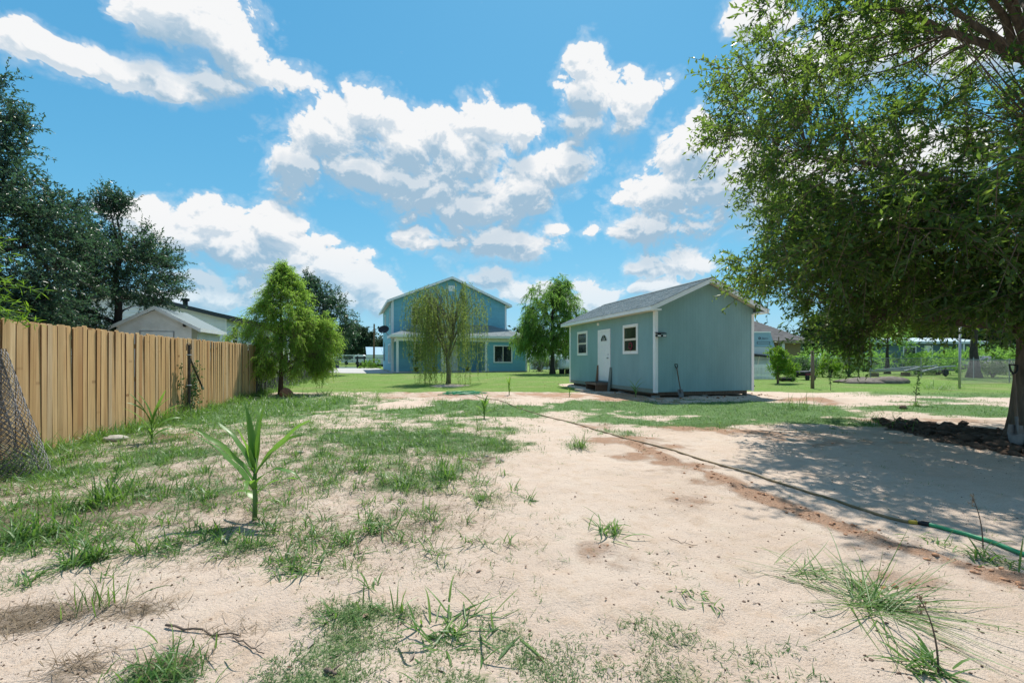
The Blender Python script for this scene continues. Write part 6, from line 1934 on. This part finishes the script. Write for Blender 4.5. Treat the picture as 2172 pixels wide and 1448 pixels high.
# ================================================================== RIGHT-HAND BOUNDARY
def link_fence(name, A, B, h, posts, label, cell=.065, t=.0018, rails=True, post_mat='galv', prad=.024):
    A, B = Vector(A), Vector(B); Lf = Vector((B.x - A.x, B.y - A.y, 0)).length; rz = math.atan2(B.y - A.y, B.x - A.x)
    o = empty(name, A, rz, label, 'fence')
    mb = MB(); nu, nv = int(Lf / cell), int(h / cell)
    V, F = [], []
    for s in (1, -1):
        for k in range(-nv, nu + 1):
            u0, v0, u1, v1 = k, 0, k + nv, nv
            if u0 < 0: v0 = -u0; u0 = 0
            if u1 > nu: v1 = nv - (u1 - nu); u1 = nu
            if v1 <= v0: continue
            x0, x1 = u0 * cell, u1 * cell; za, zb = v0 * cell, v1 * cell
            if s < 0: za, zb = h - za, h - zb
            b_ = len(V)
            V += [(x0, -t, za), (x0, t, za + t * 1.5), (x0, 0, za - t), (x1, -t, zb), (x1, t, zb + t * 1.5), (x1, 0, zb - t)]
            F += [(b_, b_ + 1, b_ + 4, b_ + 3), (b_ + 1, b_ + 2, b_ + 5, b_ + 4), (b_ + 2, b_, b_ + 3, b_ + 5)]
    tag(link('wire_net', arr_mesh('wire_net', np.array(V), np.array(F), M['wire']), o), kind='stuff')
    for p_ in posts: MB().tube([(p_, .03, -.3), (p_, .03, h + .06)], prad, 8).build('post', M[post_mat], o)
    if rails: MB().tube([(0, .01, h), (Lf, .01, h)], .018, 6).build('top_rail', M['galv'], o)
    return o


pa, pb, pc = at(1723, 826, 20.0), at(2035, 826, 20.2), at(2160, 812, 22.5)
o = MB().tube([(0, 0, -.3), (.02, 0, .9), (0, 0, 1.66)], [.075, .07, .06], 8).build('fence_post', M['post_wood'], None, True, pa); tag(o, 'weathered brown wooden fence post standing on the right lawn', 'post')
o = MB().tube([(0, 0, -.3), (.05, 0, 2.75)], [.05, .045], 10).build('steel_pole', M['galv'], None, True, pb); tag(o, 'tall pale grey steel pole on the right lawn under the oak crown', 'pole')
link_fence('chain_link_fence', (at(2036, 812, 23.5)), (at(2330, 812, 25.0)), 1.25, (.05, 3.2, 6.0), 'chain-link fence between the grey pole and the oak trunk', t=.003)
link_fence('chain_link_fence', at(1650, 795, 31.0), at(2040, 800, 29.0), 1.25, (2.4, 5.6, 8.5, 11.4), 'long chain-link fence with a top rail across the back of the right lawn', cell=.09, t=.002)
link_fence('chain_link_fence', at(1122, 795, 41), at(1215, 795, 37), 1.3, (.05, 1.6, 3.2), 'chain-link fence seen between the blue house and the teal shed', cell=.09, t=.002)

# neighbour's house with a brown hipped roof
nh = empty('brick_house', (34.1, 30.3, .1), 0, 'single-storey tan brick house with a brown hipped roof to the right of the teal shed', 'house')
wx, wy, wz = 15.0, 11.0, 2.70
bw = MB().box(-wx, -.75, .6, wy, 0, wz); bw.build('wall', M['tan_brick'], nh)
V = [(-wx - .5, 0, wz), (.0, 0, wz), (0, wy + .5, wz), (-wx - .5, wy + .5, wz), (-5.6, wy / 2, wz + 3.35), (-wx + 5, wy / 2, wz + 3.35)]
rf = MB(); rf.v = V; rf.f = [(0, 1, 4, 5), (1, 2, 4), (2, 3, 5, 4), (3, 0, 5), (3, 2, 1, 0)]; rf.m = [0] * 5
rfo = rf.build('roof', M['shingle_brown'], nh)
MB().box(-wx - .5, 0, -.03, 0, wz - .16, wz + .02).box(0.001, .03, -.03, wy + .5, wz - .16, wz + .02).build('fascia', mat('tan fascia', (.3, .26, .17), .7, .1, 5), nh)
V, Fc, var = [], [], []; rg = rgen(55); sl_ = 3.35 / (wy / 2)
for c in range(34):
    y0 = .01 + c * .16; f0 = y0 / (wy / 2)
    if f0 > .98: break
    x = -wx - .4 + 5.3 * f0; xe = -.05 - 5.6 * f0
    while x < xe:
        w = min(.3 + rg.random() * .6, xe - x); b_ = len(V)
        V += [(x, y0, wz + y0 * sl_ + .03), (x + w - .012, y0, wz + y0 * sl_ + .03), (x + w - .012, y0 + .17, wz + (y0 + .17) * sl_ + .012), (x, y0 + .17, wz + (y0 + .17) * sl_ + .012)]
        Fc.append((b_, b_ + 1, b_ + 2, b_ + 3)); var += [float(np.clip(rg.normal(.5, .25), 0, 1))] * 4; x += w
tag(link('shingles', arr_mesh('shingles', np.array(V), np.array(Fc), M['shingle_brown'], np.array(var)), nh), kind='stuff')
MB().box(-3.1, -2.85, .15, .35, 0, wz - .17).build('porch_post', M['white_ply'], nh)
f = MB().box(-5.6, -4.4, .56, .599, 1.0, 2.2).build('window', M['white'], nh); MB().box(-5.5, -4.5, .545, .5595, 1.08, 2.12).build('pane', M['glass'], f)

# camper trailer
cp_ = at(1641, 800, 29.5); ct = empty('camper_trailer', (cp_.x, cp_.y, cp_.z), -YAW, 'pale blue and white camper trailer partly hidden behind the teal shed', 'camper')
zt3 = 2.92; Wc = 4.6
body = MB(); body.prism([(-Wc, 0, .75), (0, 0, .75), (.05, 0, 1.3), (.02, 0, 2.0), (-Wc, 0, 2.0)], (0, 2.4, 0)); body.build('body', M['camper'], ct)
up = MB(); up.prism([(-Wc, -.02, 2.01), (.06, -.02, 2.01), (-.22, -.02, zt3), (-Wc, -.02, zt3)], (0, 2.44, 0)); up.build('nose_cap', M['camper_blue'], ct)
MB().box(-Wc, -.2, -.05, 2.45, zt3 + .001, zt3 + .08).build('roof', M['white'], ct)
MB().box(-Wc, .04, -.018, -.001, 1.55, 1.59).box(-Wc, .05, -.018, -.001, 1.16, 1.19).build('trim_strip', M['galv'], ct)
nw = MB(); 
for (x0, x1, z0, z1) in ((-1.1, -.25, 2.32, 2.345), (-1.1, -.25, 2.195, 2.22)): nw.box(x0, x1, -.036, -.0201, z0, z1)
for x in (-1.1, -.275): nw.box(x, x + .025, -.036, -.0201, 2.2205, 2.3195)
nw.build('front_window', M['dark_text'], ct)
em = MB(); em.tube([(-.92 + .07 * math.cos(a), -.025, 2.56 + .07 * math.sin(a)) for a in np.linspace(0, 6.283, 15)], .018, 4); em.tube([(-.96, -.025, 2.53), (-.88, -.025, 2.59)], .016, 4)
em.build('emblem', M['dark_text'], ct)
cu = bpy.data.curves.new('lettering', 'FONT'); cu.body = 'Jayco'; cu.size = .19; cu.shear = .3; cu.extrude = .002; cu.materials.append(M['dark_text'])
tmp = bpy.data.objects.new('lettering', cu); COL.objects.link(tmp); bpy.context.view_layer.update()
me_ = bpy.data.meshes.new_from_object(tmp.evaluated_get(bpy.context.evaluated_depsgraph_get())); bpy.data.objects.remove(tmp)
tx = bpy.data.objects.new('lettering', me_); COL.objects.link(tx); tx.parent = ct; tx.location = (-.78, -.028, 2.5); tx.rotation_euler = (math.pi / 2, 0, 0)
aw = MB(); aw.prism([(-1.6, -.5, 1.55), (-.25, -.5, 1.42), (-.25, -.5, 1.32), (-1.6, -.5, 1.42)], (0, .45, 0)); aw.box(-.42, -.30, -.40, -.30, 1.02, 1.33); aw.build('hitch_arm', M['black'], ct)
MB().tube([(-1.1, -.3, 1.4), (-1.25, -.3, .5)], .04, 6).build('support_leg', M['cream'], ct)
for x in (-3.2, -2.3):
    MB().lathe([(0, -.1), (.2, -.1), (.33, -.09), (.34, .0), (.33, .09), (0, .1)], 16, Matrix.Translation((x, .05, .36)) @ Euler((math.pi / 2, 0, 0)).to_matrix().to_4x4()).build('wheel', M['rubber'], ct)
pf = empty('white_picket_fence', at(1588, 798, 27.5), -YAW, 'low white slatted fence below the camper trailer', 'fence')
sm = MB().box(-.028, .028, -.01, .01, .03, .92).mesh('slat', M['white'])
for i in range(20): link('slat', sm, pf, (i * .082, 0, 0))
for z in (.2, .75): MB().box(-.03, 1.6, .0105, .04, z - .03, z + .03).build('rail', M['white'], pf)

# low cart, tyre planter, pipes, blue grey building, car
ca = at(1706, 792, 27); ct2 = empty('garden_cart', ca, .2, 'small dark garden cart with a reddish side beyond the right lawn', 'cart')
MB().prism([(-.45, -.3, .25), (.4, -.3, .25), (.55, -.3, .55), (-.5, -.3, .5)], (0, .6, 0)).build('tray', M['blackmetal'], ct2)
MB().box(-.4, .3, -.33, -.301, .28, .42).build('side_panel', M['red'], ct2)
for x in (-.3, .3): MB().lathe([(0, -.05), (.15, -.05), (.17, 0), (.15, .05), (0, .05)], 12, Matrix.Translation((x, -.36, .15)) @ Euler((math.pi / 2, 0, 0)).to_matrix().to_4x4()).build('wheel', M['rubber'], ct2)
MB().tube([(.5, 0, .5), (.85, 0, .95), (.85, .2, .95)], .02, 6).build('handle', M['galv'], ct2)
tp = at(1669, 803, 25.5); o = MB().lathe([(.2, .02), (.36, .03), (.42, .12), (.36, .22), (.24, .23), (.22, .12), (.2, .02)], 22).build('old_tyre', M['rubber'], None, True, tp); tag(o, 'black old tyre lying on the right lawn by the sapling', 'tyre')
pp = empty('pipe_stack', at(1900, 787, 31.5), .05, 'low stack of pale metal pipes lying behind the long chain-link fence', 'pipes'); r = rgen(4)
for i in range(7):
    z = .32 + .1 * (i // 3) + .02 * r.random(); MB().tube([(-2.6 + r.random(), (i % 3) * .16, z + r.normal() * .04), (1.6 + r.random(), (i % 3) * .16, z + .15 + r.normal() * .05)], .045, 6).build('pipe', M['galv'], pp)
for x in (-1.9, 1.2): MB().box(x, x + .12, -.1, .45, -.05, .275).build('support_block', M['post_wood'], pp)
tr2 = empty('boat_trailer', at(1985, 785, 30.8), .02, 'low silvery trailer frame behind the chain-link fence left of the thick dark trunk', 'trailer')
for y in (0, 1.1): MB().tube([(-1.3, y, .35), (.2, y, .62), (1.9, y, .70)], .06, 6).build('beam', M['galv'], tr2)
for x in (-.8, .5, 1.6): MB().box(x - .04, x + .04, -.05, 1.15, .42, .50).build('cross_bar', M['galv'], tr2)
for y in (-.2, 1.3): MB().lathe([(0, -.08), (.2, -.08), (.27, 0), (.2, .08), (0, .08)], 14, Matrix.Translation((.6, y, .27)) @ Euler((math.pi / 2, 0, 0)).to_matrix().to_4x4()).build('wheel', M['rubber'], tr2)

gb_ = at(2075, 790, 46); gbd = empty('blue_grey_building', (gb_.x, gb_.y, 0.1), -.18, 'long low blue grey building with a white roof edge behind the right-hand fence', 'building')
Lb = 8.6
MB().box(-Lb, 0, 0, 6, 0, 2.75).build('wall', M['slate_blue'], gbd)
MB().prism([(-Lb - .4, -.6, 2.76), (-Lb - .4, -.6, 2.98), (-Lb - .4, 3, 3.5), (-Lb - .4, 6.4, 2.9), (-Lb - .4, 6.4, 2.76)], (Lb + .8, 0, 0)).build('roof', M['camper'], gbd)
MB().box(-5.9, -5.0, -.04, -.001, .7, 2.6).build('door', M['white'], gbd)
f = MB().box(-8.2, -6.8, -.05, -.001, 1.5, 2.5).build('window', M['white'], gbd); MB().box(-8.1, -6.9, -.06, -.0505, 1.6, 2.4).build('pane', M['glass'], f)
MB().box(-5.35, -5.15, -.052, -.0405, 1.7, 2.3).build('door_pane', M['glass'], gbd)
stt = MB()
for i in range(4): stt.box(-5.95, -4.95, -.3 - .3 * i, -.05 - .3 * i, 0, .68 - .17 * i)
stt.build('stairs', M['white_ply'], gbd)
MB().tube([(-2.2, -.5, 0), (-2.2, -.5, 2.75)], .08, 8).build('porch_post', M['white'], gbd)

# dark blue car behind the fence
cr = at(2118, 795, 35); car = empty('parked_car', cr, -.25, 'dark blue car parked behind the chain-link fence at the right', 'car')
hb = [(-2.1, .35), (-2.15, .7), (-1.5, .85), (-.75, 1.38), (.75, 1.42), (1.5, .95), (2.1, .85), (2.15, .4)]
MB().prism([(x, -.85, z) for x, z in hb], (0, 1.7, 0)).build('body', M['car_blue'], car)
MB().prism([(-1.3, -.86, .92), (-.72, -.86, 1.30), (.7, -.86, 1.34), (1.25, -.86, .97)], (0, .008, 0)).build('side_window', M['glass'], car)
for x in (-1.35, 1.35):
    w_ = MB().lathe([(0, -.1), (.2, -.1), (.31, -.08), (.33, 0), (.31, .08), (0, .1)], 18, Matrix.Translation((x, -.82, .33)) @ Euler((math.pi / 2, 0, 0)).to_matrix().to_4x4()).build('wheel', M['rubber'], car)
    MB().lathe([(0, .02), (.18, .015), (.19, -.01)], 14, Matrix.Translation((x, -.925, .33)) @ Euler((math.pi / 2, 0, 0)).to_matrix().to_4x4()).build('rim', M['galv'], w_)

# behind the house on the right: pale tank and a low white fence panel
tk = at(1198, 790, 36); tko = empty('metal_tank', tk, .3, 'pale round metal tank by the far fence left of the teal shed', 'tank')
MB().lathe([(0, -.55), (.3, -.5), (.42, -.35), (.42, .35), (.3, .5), (0, .55)], 16, Matrix.Translation((0, 0, .75)) @ Euler((0, math.pi / 2, 0)).to_matrix().to_4x4()).build('drum', M['white_ply'], tko, True)
for x in (-.3, .3): MB().box(x - .04, x + .04, -.3, .3, -.05, .42).build('stand', M['blackmetal'], tko)
MB().tube([(.1, 0, 1.1), (.1, 0, 1.5)], .06, 8).build('chimney', M['blackmetal'], tko)
o = MB().box(-2.2, 2.2, 0, .06, 0, 1.5).build('wall_panel', M['white_siding'], None, False, at(1165, 785, 52)); o.rotation_euler.z = -.1; tag(o, 'pale low wall seen under the soft green willow', 'wall')

# utility pole and far vehicles
up_ = P(793, 778, 72); up_.z = .2; ut = empty('utility_pole', up_, 0, 'wooden utility pole with a wire left of the blue house', 'pole')
MB().tube([(0, 0, -.3), (.05, 0, 6.7)], [.17, .12], 10).build('pole', M['plank_brown'], ut)
MB().tube([tuple(Vector((-.0 - 14 * t, 2 * t, 6.2 - 3.4 * math.sin(t * 1.5) * t))) for t in np.linspace(0, 1, 12)], .014, 4).build('wire', M['black'], ut)
MB().tube([(0.05, 0, 6.2), (2.0, -.5, .1)], .014, 4).build('guy_wire', M['black'], ut)
for i, (px, w, h, lab) in enumerate(((750, 5.2, 1.5, 'long white van parked far beyond the metal bar fence'), (772, 4.6, 1.3, 'pale car parked far beyond the gate, right of the white van'))):
    q = P(px, 758, 98); q.z = .25; v_ = empty('parked_vehicle', q, -.2, lab, 'van' if i == 0 else 'car')
    MB().prism([(-w / 2, 0, .35), (w / 2, 0, .35), (w / 2, 0, .9), (w / 2 - .6, 0, h + .55), (-w / 2, 0, h + .55)], (0, 1.8, 0)).build('body', M['white'], v_)
    MB().prism([(-w / 2 + .4, -.01, 1.15), (w / 2 - .35, -.01, 1.15), (w / 2 - .75, -.01, h + .35), (-w / 2 + .4, -.01, h + .35)], (0, .008, 0)).build('side_window', M['glass'], v_)
    for x in (-w * .3, w * .3): MB().lathe([(0, -.1), (.33, -.1), (.33, .1), (0, .1)], 12, Matrix.Translation((x, .05, .34)) @ Euler((math.pi / 2, 0, 0)).to_matrix().to_4x4()).build('wheel', M['rubber'], v_)
q = P(806, 770, 84); q.z = .2
fb = empty('metal_barn', q, .1, 'pale blue metal barn roof far behind the sliding gate', 'barn')
MB().box(-2.2, 4, 0, 6, 0, 1.9).build('wall', M['white_siding'], fb); MB().prism([(-2.4, -.2, 1.9), (4.2, -.2, 1.9), (4.2, 3, 3.4), (-2.4, 3, 3.4)], (0, 0, .06)).build('roof', M['camper_blue'], fb)
q = P(713, 778, 56); q.z = .2; bn = empty('refuse_bin', q, .4, 'dark blue wheeled bin at the left end of the metal bar fence', 'bin')
MB().prism([(-.27, -.27, .05), (.27, -.27, .05), (.27, .27, .05), (-.27, .27, .05)], (0, 0, .95)).build('body', M['car_blue'], bn)
MB().prism([(-.32, -.33, 1.001), (.32, -.33, 1.001), (.32, .33, 1.06), (-.32, .33, 1.06)], (0, 0, .05)).build('lid', M['car_blue'], bn)

# shovel by the oak, lump of clay, twigs
s_ = G(2160, 948); s_.z = gz(s_.x, s_.y) + .02
shovel('shovel', s_, (-.16, .10), -.35, 'shovel with a broad grey blade propped against the oak trunk', 1.05)
def lump(base, sz, mt, seed, name, label, cat):
    r = rgen(seed); n1, n2 = 9, 14; V, F = [], []
    for i in range(n1 + 1):
        for k in range(n2):
            th, ph = math.pi * i / n1, 2 * math.pi * k / n2
            p_ = np.array([math.sin(th) * math.cos(ph), math.sin(th) * math.sin(ph), math.cos(th)])
            q_ = 1 + .5 * (fbm(np.array([p_[0] * 1.6 + p_[2] + 5.3 + seed]), np.array([p_[1] * 1.6 + p_[2] * 1.3]), 3, seed)[0] - .5)
            V.append(tuple(p_ * q_ * np.array(sz) + np.array([0, 0, sz[2] * .55])))
    for i in range(n1):
        for k in range(n2): F.append((i * n2 + k, (i + 1) * n2 + k, (i + 1) * n2 + (k + 1) % n2, i * n2 + (k + 1) % n2))
    o = link(name, arr_mesh(name, np.array(V), np.array(F), mt)); o.location = base
    return tag(o, label, cat)


lump(G(607, 842), (.2, .17, .2), M['clay'], 3, 'clay_lump', 'brown lump of clay at the foot of the cypress trunk', 'clay lump')
p_ = at(1835, 812, 24.6); lump((p_.x, p_.y, p_.z - .13), (1.75, 1.1, .27), M['old_soil'], 9, 'soil_heap', 'low grey brown heap of old soil on the right lawn', 'soil heap')
p_ = at(1882, 813, 24.2); lump((p_.x, p_.y, p_.z - .16), (1.0, .8, .34), M['old_soil'], 11, 'soil_heap', 'higher right hand end of the old soil heap on the right lawn', 'soil heap')
lump(G(243, 935), (.16, .12, .06), M['stone'], 5, 'flat_stone', 'flat pale stone at the foot of the picket fence', 'stone')
lump(G(637, 960), (.05, .04, .02), M['stone'], 6, 'pale_stone', 'small white stone on the grass behind the tallest maize plant', 'stone')
lump(G(1916, 862 + 6), (.1, .08, .07), M['dirtclod'], 7, 'earth_clod', 'single dark clod on the bare strip of the right lawn', 'clod')
for i, (a, b, c, rad, lab) in enumerate((((352, 1330), (430, 1345), (510, 1352), .006, 'bent dead twig on the sand in the lower left foreground'), ((690, 1428), (700, 1431), (712, 1436), .011, 'short thick dark stick in the creeping grass at the lower edge'),
                                        ((1418, 1143), (1440, 1152), (1480, 1160), .003, 'thin dark twig on the sand right of the star-shaped tuft'), ((495, 1355), (540, 1378), (560, 1392), .004, 'thin twig lying right of the bent dead twig'))):
    P_ = [G(*a), G(*b), G(*c)]
    pts = [Vector(q_) for q_ in bez(P_[0], P_[1], P_[2], 9)]
    for k_, q_ in enumerate(pts): q_.z = gz(q_.x, q_.y) + rad * .8 + .008 + .006 * math.sin(k_ * 2.3 + i)
    mb = MB(); mb.tube(pts, [rad * (1 - .06 * k_) for k_ in range(9)], 6); mb.tube([pts[5], pts[5] + Vector((.03, .02, .012))], rad * .5, 4)
    tag(mb.build('twig', M['twig'], None, True), lab, 'twig', 'twigs on the sand')
